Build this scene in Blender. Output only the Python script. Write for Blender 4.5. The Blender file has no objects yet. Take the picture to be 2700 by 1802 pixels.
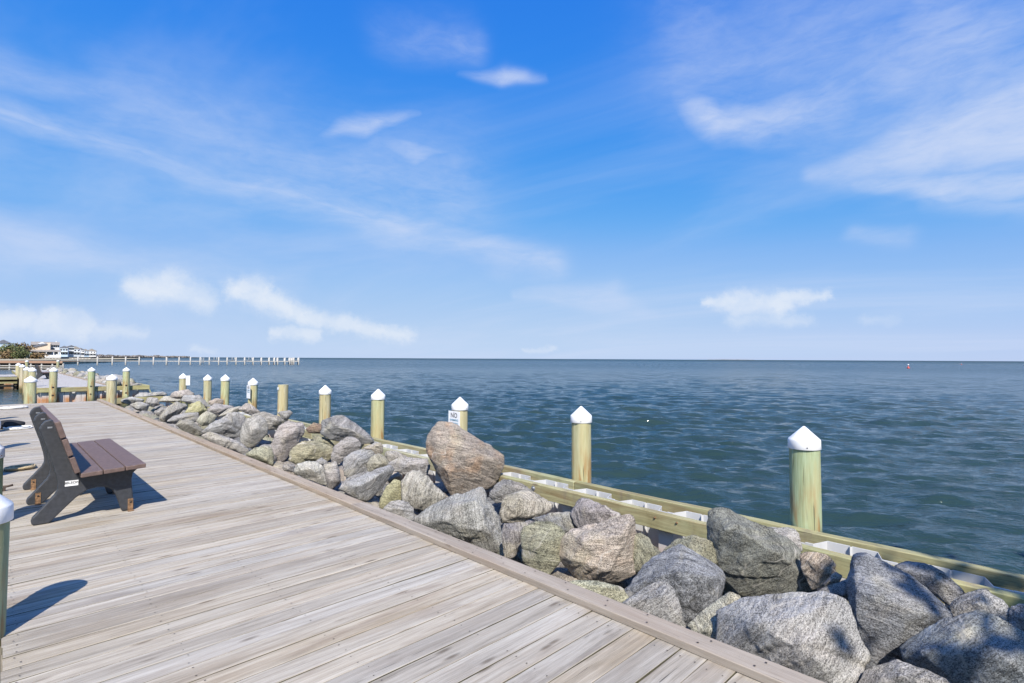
import bpy, bmesh, math, random
import numpy as np
from mathutils import Vector, Matrix

# ------------------------------------------------------------------ camera, sky, sun, exposure
SC = bpy.context.scene
COL = SC.collection
W, H, F = 2700.0, 1802.0, 1400.0          # size and focal length of the photograph in its own pixels
YAW, PITCH, ROLL, HC = math.radians(44.4), math.radians(1.85), math.radians(0.28), 1.5
WATER_Z = -1.0
SUN_AZ, SUN_EL = math.radians(37.0), math.radians(47.0)   # light travels towards azimuth 37 deg from +Y to +X

fw = Vector((math.sin(YAW) * math.cos(PITCH), math.cos(YAW) * math.cos(PITCH), math.sin(PITCH)))
r0 = Vector((math.cos(YAW), -math.sin(YAW), 0))
u0 = r0.cross(fw)
RT = r0 * math.cos(ROLL) + u0 * math.sin(ROLL)
UP = u0 * math.cos(ROLL) - r0 * math.sin(ROLL)
CAM = Vector((0, 0, HC))
cam = bpy.data.cameras.new('camera')
cam.sensor_width = 36.0
cam.lens = F / W * 36.0
cam.clip_start, cam.clip_end = 0.05, 30000
camo = bpy.data.objects.new('camera', cam)
COL.objects.link(camo)
m = Matrix((RT, UP, -fw)).transposed().to_4x4()
m.translation = CAM
camo.matrix_world = m
SC.camera = camo

def ray(x, y):
    return fw + RT * ((x - W / 2) / F) - UP * ((y - H / 2) / F)
def onz(x, y, z=0.0):
    d = ray(x, y); return CAM + d * ((z - HC) / d.z)
def onx(x, y, X):
    d = ray(x, y); return CAM + d * (X / d.x)
def ony(x, y, Y):
    d = ray(x, y); return CAM + d * (Y / d.y)
def atdepth(x, y, D):
    return CAM + ray(x, y) * D

sd = Vector((math.sin(SUN_AZ) * math.cos(SUN_EL), math.cos(SUN_AZ) * math.cos(SUN_EL), -math.sin(SUN_EL)))
SKY_STRENGTH, SUN_STRENGTH, EXPOSURE = 0.12, 4.2, 0.80
world = bpy.data.worlds.new('World')
SC.world = world
world.use_nodes = True
world.cycles.sampling_method = 'MANUAL'
world.cycles.sample_map_resolution = 256

class NT:
    """small helper to write node trees"""
    def __init__(s, tree): s.t = tree; s.n = tree.nodes; s.l = tree.links
    def node(s, typ, props=None, **inp):
        n = s.n.new(typ)
        for k, v in (props or {}).items(): setattr(n, k, v)
        for k, v in inp.items():
            key = int(k[1:]) if k[0] == '_' and k[1:].isdigit() else k.replace('_', ' ')
            s.set(n.inputs[key], v)
        return n
    def set(s, sock, v):
        if isinstance(v, bpy.types.NodeSocket): s.l.new(v, sock)
        elif isinstance(v, bpy.types.Node): s.l.new(v.outputs[0], sock)
        else:
            if sock.type == 'RGBA' and hasattr(v, '__len__') and len(v) == 3: v = tuple(v) + (1,)
            sock.default_value = v
    def math(s, op, a, b=None, c=None, clamp=False):
        n = s.n.new('ShaderNodeMath'); n.operation = op; n.use_clamp = clamp
        for i, v in enumerate((a, b, c)):
            if v is not None: s.set(n.inputs[i], v)
        return n.outputs[0]
    def vmath(s, op, a, b=None, scale=None):
        n = s.n.new('ShaderNodeVectorMath'); n.operation = op
        s.set(n.inputs[0], a)
        if b is not None: s.set(n.inputs[1], b)
        if scale is not None: s.set(n.inputs['Scale'], scale)
        return n.outputs['Value'] if op in ('LENGTH', 'DOT_PRODUCT', 'DISTANCE') else n.outputs[0]
    def noise(s, vec, scale, detail=3, rough=.55, dist=0.0, out=0):
        n = s.node('ShaderNodeTexNoise', Vector=vec, Scale=scale, Detail=detail, Roughness=rough, Distortion=dist)
        return n.outputs[out]
    def ramp(s, fac, *stops, interp='LINEAR'):
        n = s.n.new('ShaderNodeValToRGB'); n.color_ramp.interpolation = interp
        els = n.color_ramp.elements
        while len(els) < len(stops): els.new(0.5)
        for e, (p, c) in zip(els, stops):
            e.position = p
            e.color = (c, c, c, 1) if not hasattr(c, '__len__') else (tuple(c) + (1,) if len(c) == 3 else c)
        s.set(n.inputs[0], fac)
        return n.outputs[0]
    def mix(s, fac, a, b, blend='MIX'):
        n = s.n.new('ShaderNodeMix'); n.data_type = 'RGBA'; n.blend_type = blend
        s.set(n.inputs[0], fac); s.set(n.inputs[6], a); s.set(n.inputs[7], b)
        return n.outputs[2]
    def maprange(s, v, a, b, c=0., d=1., smooth=True):
        n = s.n.new('ShaderNodeMapRange'); n.interpolation_type = 'SMOOTHSTEP' if smooth else 'LINEAR'
        for i, x in enumerate((v, a, b, c, d)): s.set(n.inputs[i], x)
        return n.outputs[0]
    def mapping(s, vec, scale=(1, 1, 1), rot=(0, 0, 0), loc=(0, 0, 0)):
        return s.node('ShaderNodeMapping', Vector=vec, Scale=scale, Rotation=rot, Location=loc).outputs[0]

def build_sky():
    k = NT(world.node_tree)
    k.n.clear()
    out = k.n.new('ShaderNodeOutputWorld')
    bg = k.n.new('ShaderNodeBackground')
    sky = k.n.new('ShaderNodeTexSky')
    sky.sky_type = 'NISHITA'
    sky.sun_disc = False
    sky.sun_elevation = SUN_EL
    sky.sun_rotation = math.radians(180) + SUN_AZ
    sky.altitude = 0
    sky.air_density, sky.dust_density, sky.ozone_density = 1.0, 0.0, 6.0
    d = k.vmath('NORMALIZE', k.n.new('ShaderNodeTexCoord').outputs['Generated'])
    sep = k.node('ShaderNodeSeparateXYZ', Vector=d)
    # azimuth seen from the pier and elevation, in radians
    az = k.math('SUBTRACT', k.math('ARCTAN2', sep.outputs[0], sep.outputs[1]), YAW)
    el = k.math('ARCSINE', sep.outputs[2])
    p0 = k.node('ShaderNodeCombineXYZ', X=az, Y=el).outputs[0]
    # high cirrus lives on a flat layer above the sea
    hz = k.math('ADD', k.math('MAXIMUM', sep.outputs[2], 0.0), 0.12)
    layer = k.node('ShaderNodeCombineXYZ', X=k.math('DIVIDE', sep.outputs[0], hz), Y=k.math('DIVIDE', sep.outputs[1], hz)).outputs[0]
    w1 = k.noise(k.mapping(p0, (1, 1.8, 1)), 3.2, 3, .55, 0, 1)
    warp = k.vmath('SCALE', k.vmath('SUBTRACT', w1, (.5, .5, .5)), scale=.10)
    p = k.vmath('ADD', p0, k.vmath('MULTIPLY', warp, (1, 1, 0)))
    def ang(x, y):
        v = ray(x * 2700 / 2349, y * 2700 / 2349).normalized()
        return (math.atan2(v.x, v.y) - YAW, math.asin(v.z), 0)
    # streak group
    g = bpy.data.node_groups.new('cirrus_streak', 'ShaderNodeTree')
    for nm, ty in (('P', 'NodeSocketVector'), ('A', 'NodeSocketVector'), ('B', 'NodeSocketVector'), ('WA', 'NodeSocketFloat'), ('WB', 'NodeSocketFloat'), ('IA', 'NodeSocketFloat'), ('IB', 'NodeSocketFloat')):
        g.interface.new_socket(nm, in_out='INPUT', socket_type=ty)
    g.interface.new_socket('V', in_out='OUTPUT', socket_type='NodeSocketFloat')
    q = NT(g)
    gi = q.n.new('NodeGroupInput'); go = q.n.new('NodeGroupOutput')
    P, A, B, WA, WB, IA, IB = [gi.outputs[i] for i in range(7)]
    pa = q.vmath('SUBTRACT', P, A); ba = q.vmath('SUBTRACT', B, A)
    t = q.math('DIVIDE', q.vmath('DOT_PRODUCT', pa, ba), q.vmath('DOT_PRODUCT', ba, ba), clamp=True)
    dist = q.vmath('LENGTH', q.vmath('SUBTRACT', pa, q.vmath('SCALE', ba, scale=t)))
    wid = q.math('ADD', WA, q.math('MULTIPLY', t, q.math('SUBTRACT', WB, WA)))
    inten = q.math('ADD', IA, q.math('MULTIPLY', t, q.math('SUBTRACT', IB, IA)))
    rr = q.math('DIVIDE', dist, wid)
    fall = q.math('EXPONENT', q.math('MULTIPLY', q.math('MULTIPLY', rr, rr), -1.0))
    q.l.new(q.math('MULTIPLY', fall, inten), go.inputs[0])
    def streak(src, a, b, wa, wb, ia, ib):
        n = k.n.new('ShaderNodeGroup'); n.node_tree = g
        for s_, v in zip(n.inputs, (src, ang(*a), ang(*b), wa / 1218., wb / 1218., ia, ib)): k.set(s_, v)
        return n.outputs[0]
    ST = [((-60, 212), (430, 392), 9, 13, .60, .50), ((430, 392), (860, 512), 13, 16, .46, .60), ((860, 512), (1250, 606), 17, 13, .68, .45),
          ((-120, 190), (450, 400), 26, 40, .44, .38), ((450, 400), (900, 520), 42, 48, .36, .50), ((900, 520), (1270, 612), 38, 36, .58, .42),
          ((300, 270), (1000, 460), 90, 130, .24, .28), ((1600, 120), (2400, 60), 120, 150, .22, .30), ((-100, 330), (500, 480), 60, 60, .10, .14),
          ((-120, 540), (320, 600), 34, 28, .55, .30), ((320, 600), (700, 640), 30, 26, .24, .10),
          ((-100, 120), (290, 212), 40, 22, .26, .22),
          ((880, 60), (1080, 80), 40, 30, .10, .26),
          ((1050, 150), (1150, 160), 9, 19, .10, .75), ((1150, 160), (1260, 166), 19, 7, .75, .12), ((730, 288), (840, 282), 7, 23, .10, .62), ((840, 282), (960, 270), 23, 9, .62, .15), ((880, 340), (940, 360), 18, 20, .2, .5), ((940, 360), (1030, 364), 17, 5, .5, .15),
          ((1560, 215), (1660, 272), 30, 28, .25, .85), ((1660, 272), (1900, 240), 28, 60, .85, .60), ((1880, 240), (2200, 110), 80, 110, .32, .45),
          ((2150, 60), (2260, 160), 70, 60, .50, .45),
          ((1860, 385), (2120, 320), 18, 60, .40, .75), ((2120, 320), (2500, 260), 65, 95, .85, 1.25),
          ((1990, 405), (2200, 435), 14, 20, .35, .85), ((2200, 435), (2500, 410), 20, 24, .95, .70), ((2150, 450), (2420, 490), 22, 22, .25, .30),
          ((1960, 530), (2080, 535), 16, 18, .26, .26), ((1180, 672), (1400, 680), 10, 26, .25, .45), ((1400, 680), (1490, 705), 26, 14, .42, .12)]
    tot = None
    for s_ in ST:
        v = streak(p, *s_)
        tot = v if tot is None else k.math('MAXIMUM', tot, v)
    fib = k.noise(k.mapping(p, (3.2, 12, 1), (0, 0, .16)), 1.6, 5, .6, .6)
    tot = k.math('MULTIPLY', tot, k.maprange(fib, .25, .75, .55, 1.45))
    tot = k.math('MULTIPLY', tot, k.maprange(k.noise(k.mapping(p0, (14, 40, 1), (0, 0, .1)), 1.6, 5, .65, .5), .25, .7, .8, 1.25))
    # thin veil that goes on all round the sky
    veil = k.maprange(k.noise(k.mapping(layer, (.55, .2, 1), (0, 0, .5)), 1.1, 6, .6, .8), .40, .80, .0, .46)
    cir = k.math('MULTIPLY', k.math('SUBTRACT', 1.0, k.math('EXPONENT', k.math('MULTIPLY', k.math('ADD', tot, veil), -1.15))), .95)
    # low cumulus: soft blobs broken up by billowy noise
    pc0 = k.vmath('ADD', p0, k.vmath('MULTIPLY', k.vmath('SUBTRACT', k.noise(p0, 22, 6, .68, 0, 1), (.5, .5, .5)), (.060, .042, 0)))
    CU = [((330, 665), (400, 655), 34, 36, .85, 1.0), ((400, 655), (470, 690), 34, 26, .95, .8),
          ((540, 665), (590, 668), 28, 34, .95, 1.0), ((590, 680), (720, 735), 30, 26, .9, .85), ((720, 735), (940, 770), 24, 20, .85, .7),
          ((630, 765), (720, 768), 16, 18, .75, .7), ((-60, 735), (60, 740), 34, 28, .8, .7), ((100, 745), (190, 748), 26, 30, .8, .85), ((210, 760), (330, 765), 20, 14, .6, .5),
          ((1620, 695), (1700, 690), 14, 30, .8, .95), ((1700, 695), (1790, 705), 32, 32, .95, .85), ((1790, 685), (1885, 675), 22, 16, .8, .7), ((1690, 730), (1850, 735), 24, 18, .55, .5),
          ((1200, 803), (1270, 803), 9, 9, .55, .5), ((440, 800), (490, 800), 12, 12, .5, .4), ((2000, 735), (2060, 735), 18, 16, .4, .3)]
    ct = None
    for s_ in CU:
        v = streak(pc0, *s_)
        ct = v if ct is None else k.math('MAXIMUM', ct, v)
    elsewhere = k.math('MULTIPLY', k.maprange(k.noise(k.mapping(d, (1, 1, 6)), 2.6, 5, .6, .3), .60, .72, 0, .8), k.math('MULTIPLY', k.maprange(el, .02, .08, 0, 1), k.maprange(el, .22, .12, 0, 1)))
    elsewhere = k.math('MULTIPLY', elsewhere, k.maprange(k.math('ABSOLUTE', az), .80, .95, 0, 1))
    cm = k.math('MAXIMUM', k.maprange(ct, .08, .98, 0, .84), elsewhere)
    cm = k.math('MULTIPLY', cm, k.maprange(k.noise(pc0, 17, 5, .6), .3, .62, .62, 1.05))
    # colour of the clear sky, a little deeper than the model's
    cv = k.n.new('ShaderNodeRGBCurve')
    for cu, pts in zip(cv.mapping.curves, SKY_CURVES):
        while len(cu.points) < len(pts): cu.points.new(.5, .5)
        for q_, (a, b_) in zip(cu.points, pts): q_.location = (a, b_)
    cv.mapping.update()
    k.set(cv.inputs[1], k.vmath('SCALE', sky.outputs[0], scale=.030))
    # ice cloud scatters forward: it is brighter towards the sun
    cs = k.math('MAXIMUM', k.vmath('DOT_PRODUCT', d, tuple(-sd)), 0.0)
    glow = k.math('ADD', 1.0, k.math('MULTIPLY', k.math('POWER', cs, 2.0), 3.2))
    c = k.mix(cir, k.vmath('SCALE', cv.outputs[0], scale=1 / .3), k.vmath('SCALE', CIRRUS, scale=glow))
    c = k.mix(cm, c, CUMULUS)
    c = k.vmath('SCALE', c, scale=1 / (2 ** EXPOSURE * SKY_STRENGTH))
    k.l.new(c, bg.inputs[0])
    bg.inputs[1].default_value = SKY_STRENGTH
    k.l.new(bg.outputs[0], out.inputs[0])
SKY_CURVES = ([(0, 0), (.0725, .030), (.144, .098), (.255, .285), (.53, .456), (.87, .52), (1, .54)],
              [(0, 0), (.14, .223), (.27, .366), (.45, .515), (.77, .631), (.93, .665), (1, .68)],
              [(0, 0), (.20, .70), (.29, .807), (.51, .87), (.73, .896), (.88, .89), (1, .89)])
SKY_CURVES = [[(a * .3, b_ * .3) for a, b_ in c_] + [(.6, .3 * e1), (1.0, .3 * e2)] for c_, (e1, e2) in zip(SKY_CURVES, ((1.1, 2.2), (1.2, 2.3), (1.35, 2.4)))]
CIRRUS = (.66, .74, .93)
CUMULUS = (.80, .86, .95)
build_sky()

sun = bpy.data.lights.new('sun', 'SUN')
sun.energy, sun.angle, sun.color = SUN_STRENGTH, math.radians(0.53), (1.0, 0.94, 0.84)
suno = bpy.data.objects.new('sun', sun)
COL.objects.link(suno)
suno.rotation_euler = sd.to_track_quat('-Z', 'Y').to_euler()
suno.location = (0, -10, 20)
SC.view_settings.view_transform = 'Standard'
SC.view_settings.look = 'None'
SC.view_settings.gamma = 1
SC.view_settings.use_curve_mapping = False
SC.view_settings.exposure = EXPOSURE
SC.render.engine = 'CYCLES'
SC.cycles.max_bounces = 4
SC.cycles.diffuse_bounces = 2
SC.cycles.glossy_bounces = 3
SC.cycles.use_adaptive_sampling = True
SC.cycles.adaptive_min_samples = 8
SC.cycles.adaptive_threshold = 0.015
SC.cycles.use_denoising = True

# ------------------------------------------------------------------ helpers
rng = random.Random(7)
def tag(o, label=None, cat=None, group=None, kind=None):
    if label: o['label'] = label
    if cat: o['category'] = cat
    if group: o['group'] = group
    if kind: o['kind'] = kind
    return o
def empty(name, loc=(0, 0, 0), rz=0.0):
    o = bpy.data.objects.new(name, None); COL.objects.link(o)
    o.location = loc; o.rotation_euler = (0, 0, rz); o.empty_display_size = .1
    return o
def link(name, me, mat=None, parent=None, loc=None, rz=None):
    o = bpy.data.objects.new(name, me); COL.objects.link(o)
    if mat is not None and not me.materials: me.materials.append(mat)
    if parent is not None: o.parent = parent
    if loc is not None: o.location = loc
    if rz is not None: o.rotation_euler = (0, 0, rz)
    return o
def copy_tree(o, parent=None):
    c = o.copy(); COL.objects.link(c); c.parent = parent
    for ch in o.children: copy_tree(ch, c)
    return c
def pydata(vs, fs, smooth=False):
    me = bpy.data.meshes.new('m'); me.from_pydata([tuple(v) for v in vs], [], fs); me.update()
    if smooth: me.polygons.foreach_set('use_smooth', [True] * len(me.polygons))
    return me
def npmesh(V, Q, smooth=True):
    """mesh from a vertex array and an array of quads or triangles"""
    me = bpy.data.meshes.new('m')
    V = np.asarray(V, np.float32); Q = np.asarray(Q, np.int32); k = Q.shape[1]
    me.vertices.add(len(V)); me.vertices.foreach_set('co', V.ravel())
    me.loops.add(Q.size); me.loops.foreach_set('vertex_index', Q.ravel())
    me.polygons.add(len(Q)); me.polygons.foreach_set('loop_start', np.arange(0, Q.size, k, dtype=np.int32))
    me.polygons.foreach_set('loop_total', np.full(len(Q), k, np.int32))
    if smooth: me.polygons.foreach_set('use_smooth', np.ones(len(Q), bool))
    me.update(calc_edges=True)
    return me
class MB:
    """collects boxes, tubes, prisms and lathes into one mesh"""
    def __init__(s): s.v = []; s.f = []; s.sm = []
    def add(s, vs, fs, smooth=False):
        b = len(s.v); s.v += [tuple(v) for v in vs]; s.f += [tuple(b + i for i in f) for f in fs]; s.sm += [smooth] * len(fs)
        return s
    def box(s, x0, x1, y0, y1, z0, z1):
        vs = [(x, y, z) for x in (x0, x1) for y in (y0, y1) for z in (z0, z1)]
        return s.add(vs, [(0, 1, 3, 2), (4, 6, 7, 5), (0, 4, 5, 1), (2, 3, 7, 6), (0, 2, 6, 4), (1, 5, 7, 3)])
    def prism(s, poly, a0, a1, axis='y'):
        n = len(poly)
        f = (lambda p, a: (p[0], a, p[1])) if axis == 'y' else ((lambda p, a: (a, p[0], p[1])) if axis == 'x' else (lambda p, a: (p[0], p[1], a)))
        vs = [f(p, a0) for p in poly] + [f(p, a1) for p in poly]
        fs = [tuple(range(n))[::-1], tuple(range(n, 2 * n))] + [(i, (i + 1) % n, n + (i + 1) % n, n + i) for i in range(n)]
        return s.add(vs, fs)
    def tube(s, pts, rad, n=8, close=False, caps=True):
        pts = [Vector(p) for p in pts]; vs = []; fs = []
        m_ = len(pts)
        for i, p in enumerate(pts):
            a = pts[i - 1] if (i or close) else p; b = pts[(i + 1) % m_] if (i < m_ - 1 or close) else p
            d = (b - a).normalized()
            ref = Vector((0, 0, 1)) if abs(d.z) < .95 else Vector((1, 0, 0))
            e1 = d.cross(ref).normalized(); e2 = d.cross(e1)
            r = rad[i] if hasattr(rad, '__len__') else rad
            vs += [p + (e1 * math.cos(2 * math.pi * j / n) + e2 * math.sin(2 * math.pi * j / n)) * r for j in range(n)]
        for i in range(m_ if close else m_ - 1):
            i2 = (i + 1) % m_
            fs += [(i * n + j, i * n + (j + 1) % n, i2 * n + (j + 1) % n, i2 * n + j) for j in range(n)]
        if caps and not close: fs += [tuple(range(n)), tuple(range((m_ - 1) * n, m_ * n))[::-1]]
        return s.add(vs, fs, True)
    def lathe(s, prof, n=20, c=(0, 0)):
        vs = []; fs = []
        for r, z in prof: vs += [(c[0] + r * math.cos(2 * math.pi * j / n), c[1] + r * math.sin(2 * math.pi * j / n), z) for j in range(n)]
        for i in range(len(prof) - 1):
            fs += [(i * n + j, i * n + (j + 1) % n, (i + 1) * n + (j + 1) % n, (i + 1) * n + j) for j in range(n)]
        fs += [tuple(range(n))[::-1], tuple(range((len(prof) - 1) * n, len(prof) * n))]
        return s.add(vs, fs, True)
    def mesh(s, bevel=0.0, seg=2, auto=None):
        me = bpy.data.meshes.new('m'); me.from_pydata(s.v, [], s.f)
        me.polygons.foreach_set('use_smooth', s.sm); me.update()
        bm = bmesh.new(); bm.from_mesh(me)
        bmesh.ops.recalc_face_normals(bm, faces=bm.faces)
        if bevel:
            es = [e for e in bm.edges if e.is_manifold and e.calc_face_angle(0) > .6]
            bmesh.ops.bevel(bm, geom=es, offset=bevel, segments=seg, profile=.5, affect='EDGES', clamp_overlap=True)
        bm.to_mesh(me); bm.free()
        if auto: me.set_sharp_from_angle(angle=auto)
        return me
    def build(s, name, mat, parent=None, bevel=0.0, seg=2, auto=None, loc=None):
        return link(name, s.mesh(bevel, seg, auto), mat, parent, loc)

def hash3(i, j, k, seed):
    n = (i * 374761393 + j * 668265263 + k * 2147483647 + seed * 974711) & 0xFFFFFFFF
    n = ((n ^ (n >> 13)) * 1274126177) & 0xFFFFFFFF
    return ((n ^ (n >> 16)) & 0xFFFF) / 65535.0
def vnoise(P, seed=0):
    """vectorised value noise, 0..1"""
    P = np.asarray(P, np.float64); I = np.floor(P).astype(np.int64); f = P - I; f = f * f * (3 - 2 * f)
    r = 0
    for a in (0, 1):
        for b in (0, 1):
            for c in (0, 1):
                w = (f[:, 0] if a else 1 - f[:, 0]) * (f[:, 1] if b else 1 - f[:, 1]) * (f[:, 2] if c else 1 - f[:, 2])
                r = r + w * hash3(I[:, 0] + a, I[:, 1] + b, I[:, 2] + c, seed)
    return r
def fbm(P, seed=0, o=4):
    r = 0; a = .5
    for i in range(o):
        r = r + a * (vnoise(P, seed + i * 17) - .5); P = P * 2.03; a *= .5
    return r

# ------------------------------------------------------------------ materials
def material(name):
    mt = bpy.data.materials.new(name); mt.use_nodes = True
    k = NT(mt.node_tree); b = k.n['Principled BSDF']
    return mt, k, b
def plain(name, col, rough=.6, metal=0.0, var=.12, scale=14., bump=.0, spec=.5):
    mt, k, b = material(name)
    tc = k.n.new('ShaderNodeTexCoord').outputs['Object']
    n = k.noise(tc, scale, 4)
    c = k.mix(k.maprange(n, .3, .7), tuple(x * (1 - var) for x in col), tuple(min(1, x * (1 + var)) for x in col))
    k.set(b.inputs['Base Color'], c); b.inputs['Roughness'].default_value = rough; b.inputs['Metallic'].default_value = metal
    b.inputs['Specular IOR Level'].default_value = spec
    if bump: k.set(b.inputs['Normal'], k.node('ShaderNodeBump', Strength=bump, Distance=.01, Height=n))
    return mt

def wood(name, dark, light, axis=0, warm=(.30, .2, .12), knots=True, stain=.5, objvar=.22, gscale=1.0, green=None, rough=.78, patches=False):
    """weathered board: grain runs along the local axis"""
    mt, k, b = material(name)
    oi = k.n.new('ShaderNodeObjectInfo')
    rnd = oi.outputs['Random']
    tc = k.n.new('ShaderNodeTexCoord').outputs['Object']
    off = k.node('ShaderNodeCombineXYZ', X=k.math('MULTIPLY', rnd, 37.0), Y=k.math('MULTIPLY', rnd, 91.0), Z=k.math('MULTIPLY', rnd, 53.0)).outputs[0]
    v = k.vmath('ADD', tc, off)
    def sc(along, across):
        s_ = [across * gscale] * 3; s_[axis] = along * gscale; return tuple(s_)
    # knots bend the grain
    kn = k.node('ShaderNodeTexVoronoi', dict(feature='F1'), Vector=k.mapping(v, sc(2.2, 9)), Scale=1.0, Randomness=1.0)
    kmask = k.maprange(kn.outputs['Distance'], .03, .17, 1, 0)
    wv = k.vmath('ADD', v, k.vmath('SCALE', k.noise(k.mapping(v, sc(1.2, 4)), 1, 3, .5, 0, 1), scale=.05))
    g1 = k.noise(k.mapping(wv, sc(1.1, 34)), 1, 6, .62, .2)
    g2 = k.noise(k.mapping(wv, sc(4.0, 190)), 1, 4, .7)
    g3 = k.noise(k.mapping(v, sc(.9, 7)), 1, 4, .6, .3)
    grain = k.math('ADD', k.math('MULTIPLY', g1, .62), k.math('MULTIPLY', g2, .38))
    c = k.ramp(grain, (.30, dark), (.47, tuple((a + b_) / 2 for a, b_ in zip(dark, light))), (.66, light))
    c = k.mix(k.maprange(g3, .42, .75, 0, stain), c, warm, 'MIX')
    c = k.mix(k.math('MULTIPLY', kmask, .8 if knots else 0.0), c, tuple(x * .42 for x in warm))
    # checks: thin dark splits along the grain
    ck = k.noise(k.mapping(wv, sc(1.6, 75)), 1, 2, .5)
    ckm = k.math('MULTIPLY', k.maprange(ck, .33, .29, 0, 1), k.maprange(k.noise(v, 2.3, 2), .45, .6, 0, .8))
    c = k.mix(ckm, c, tuple(x * .25 for x in dark))
    if green is not None:
        c = k.mix(k.maprange(k.noise(k.mapping(v, sc(1.2, 3)), 1, 4, .6), .45, .8, 0, .55), c, green)
    if patches:
        wp = k.n.new('ShaderNodeNewGeometry').outputs['Position']
        pn = k.noise(k.mapping(wp, (.55, 2.1, 1)), 1, 5, .62, .3)
        c = k.mix(k.maprange(pn, .50, .70, 0, .55), c, k.mix(1.0, c, (.62, .55, .46), 'MULTIPLY'))
        pn2 = k.noise(k.mapping(k.vmath('ADD', wp, (7.7, 3.1, 0)), (.8, 3.6, 1)), 1, 5, .65, .3)
        c = k.mix(k.maprange(pn2, .55, .68, 0, .5), c, (.19, .15, .12))
    br = k.maprange(rnd, 0, 1, 1 - objvar, 1 + objvar, False)
    hue = k.node('ShaderNodeHueSaturation', Value=br, Color=c, Saturation=k.maprange(k.math('FRACT', k.math('MULTIPLY', rnd, 7.3)), 0, 1, .75, 1.2, False))
    k.set(b.inputs['Base Color'], hue.outputs[0])
    b.inputs['Roughness'].default_value = rough
    b.inputs['Specular IOR Level'].default_value = .3
    hgt = k.math('SUBTRACT', k.math('ADD', grain, k.math('MULTIPLY', kmask, .2)), k.math('MULTIPLY', ckm, .9))
    k.set(b.inputs['Normal'], k.node('ShaderNodeBump', Strength=.45, Distance=.006, Height=hgt))
    return mt

M = {}
M['deck'] = wood('deck_boards', (.165, .140, .108), (.475, .430, .365), 0, (.255, .195, .135), stain=.40, objvar=.11, patches=True)
M['curb'] = wood('curb_boards', (.19, .145, .10), (.40, .33, .255), 1, (.27, .18, .11), stain=.5, objvar=.08)
M['wale'] = wood('treated_timber', (.19, .165, .075), (.475, .445, .25), 1, (.22, .14, .06), stain=.8, objvar=.16, green=(.25, .30, .15), rough=.7, patches=True)
M['walex'] = wood('treated_timber_cross', (.19, .165, .075), (.475, .445, .25), 0, (.22, .14, .06), stain=.8, objvar=.16, green=(.25, .30, .15), rough=.7, patches=True)
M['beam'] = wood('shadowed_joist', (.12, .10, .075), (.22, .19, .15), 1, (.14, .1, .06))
M['brownwood'] = wood('brown_pier_wood', (.22, .12, .07), (.42, .25, .16), 0, (.3, .14, .07), objvar=.15)

def pile_material():
    mt, k, b = material('green_treated_piling')
    oi = k.n.new('ShaderNodeObjectInfo'); rnd = oi.outputs['Random']
    tc = k.n.new('ShaderNodeTexCoord').outputs['Object']
    off = k.node('ShaderNodeCombineXYZ', X=k.math('MULTIPLY', rnd, 37.0), Y=k.math('MULTIPLY', rnd, 91.0), Z=k.math('MULTIPLY', rnd, 53.0)).outputs[0]
    v = k.vmath('ADD', tc, off)
    g1 = k.noise(k.mapping(v, (22, 22, 1.3)), 1, 5, .62, .5)
    g2 = k.noise(k.mapping(v, (120, 120, 5)), 1, 3, .6)
    g = k.math('ADD', k.math('MULTIPLY', g1, .65), k.math('MULTIPLY', g2, .35))
    tint = oi.outputs['Color']
    c = k.mix(k.maprange(g, .32, .66), k.mix(1.0, tint, (.62, .62, .50), 'MULTIPLY'), tint)
    big = k.noise(k.mapping(v, (5, 5, 1.2)), 1, 3)
    c = k.mix(k.maprange(big, .38, .66, 0, .75), c, (.41, .345, .18))
    z = k.node('ShaderNodeSeparateXYZ', Vector=tc).outputs[2]
    # rusty runs near the wale and slime near the water
    ru = k.math('MULTIPLY', k.maprange(z, .55, .02, 0, 1), k.maprange(k.noise(k.mapping(v, (14, 14, 2)), 1, 4), .46, .66, 0, .85))
    c = k.mix(ru, c, (.30, .155, .05))
    c = k.mix(k.maprange(z, -.45, -.8, 0, .85), c, (.05, .05, .025))
    ck = k.maprange(k.noise(k.mapping(v, (46, 46, 1.5)), 1, 2), .36, .31, 0, .85)
    c = k.mix(ck, c, (.08, .075, .04))
    k.set(b.inputs['Base Color'], c); b.inputs['Roughness'].default_value = .75; b.inputs['Specular IOR Level'].default_value = .3
    k.set(b.inputs['Normal'], k.node('ShaderNodeBump', Strength=.5, Distance=.008, Height=k.math('SUBTRACT', g, ck)))
    return mt
M['pile'] = pile_material()

def cap_material():
    mt, k, b = material('white_plastic_cap')
    tc = k.n.new('ShaderNodeTexCoord').outputs['Object']
    n = k.noise(k.mapping(tc, (9, 9, 3)), 1, 4)
    k.set(b.inputs['Base Color'], k.mix(k.maprange(n, .45, .75, 0, .55), (.82, .82, .83), (.58, .57, .53)))
    b.inputs['Roughness'].default_value = .38
    return mt
M['cap'] = cap_material()

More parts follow.
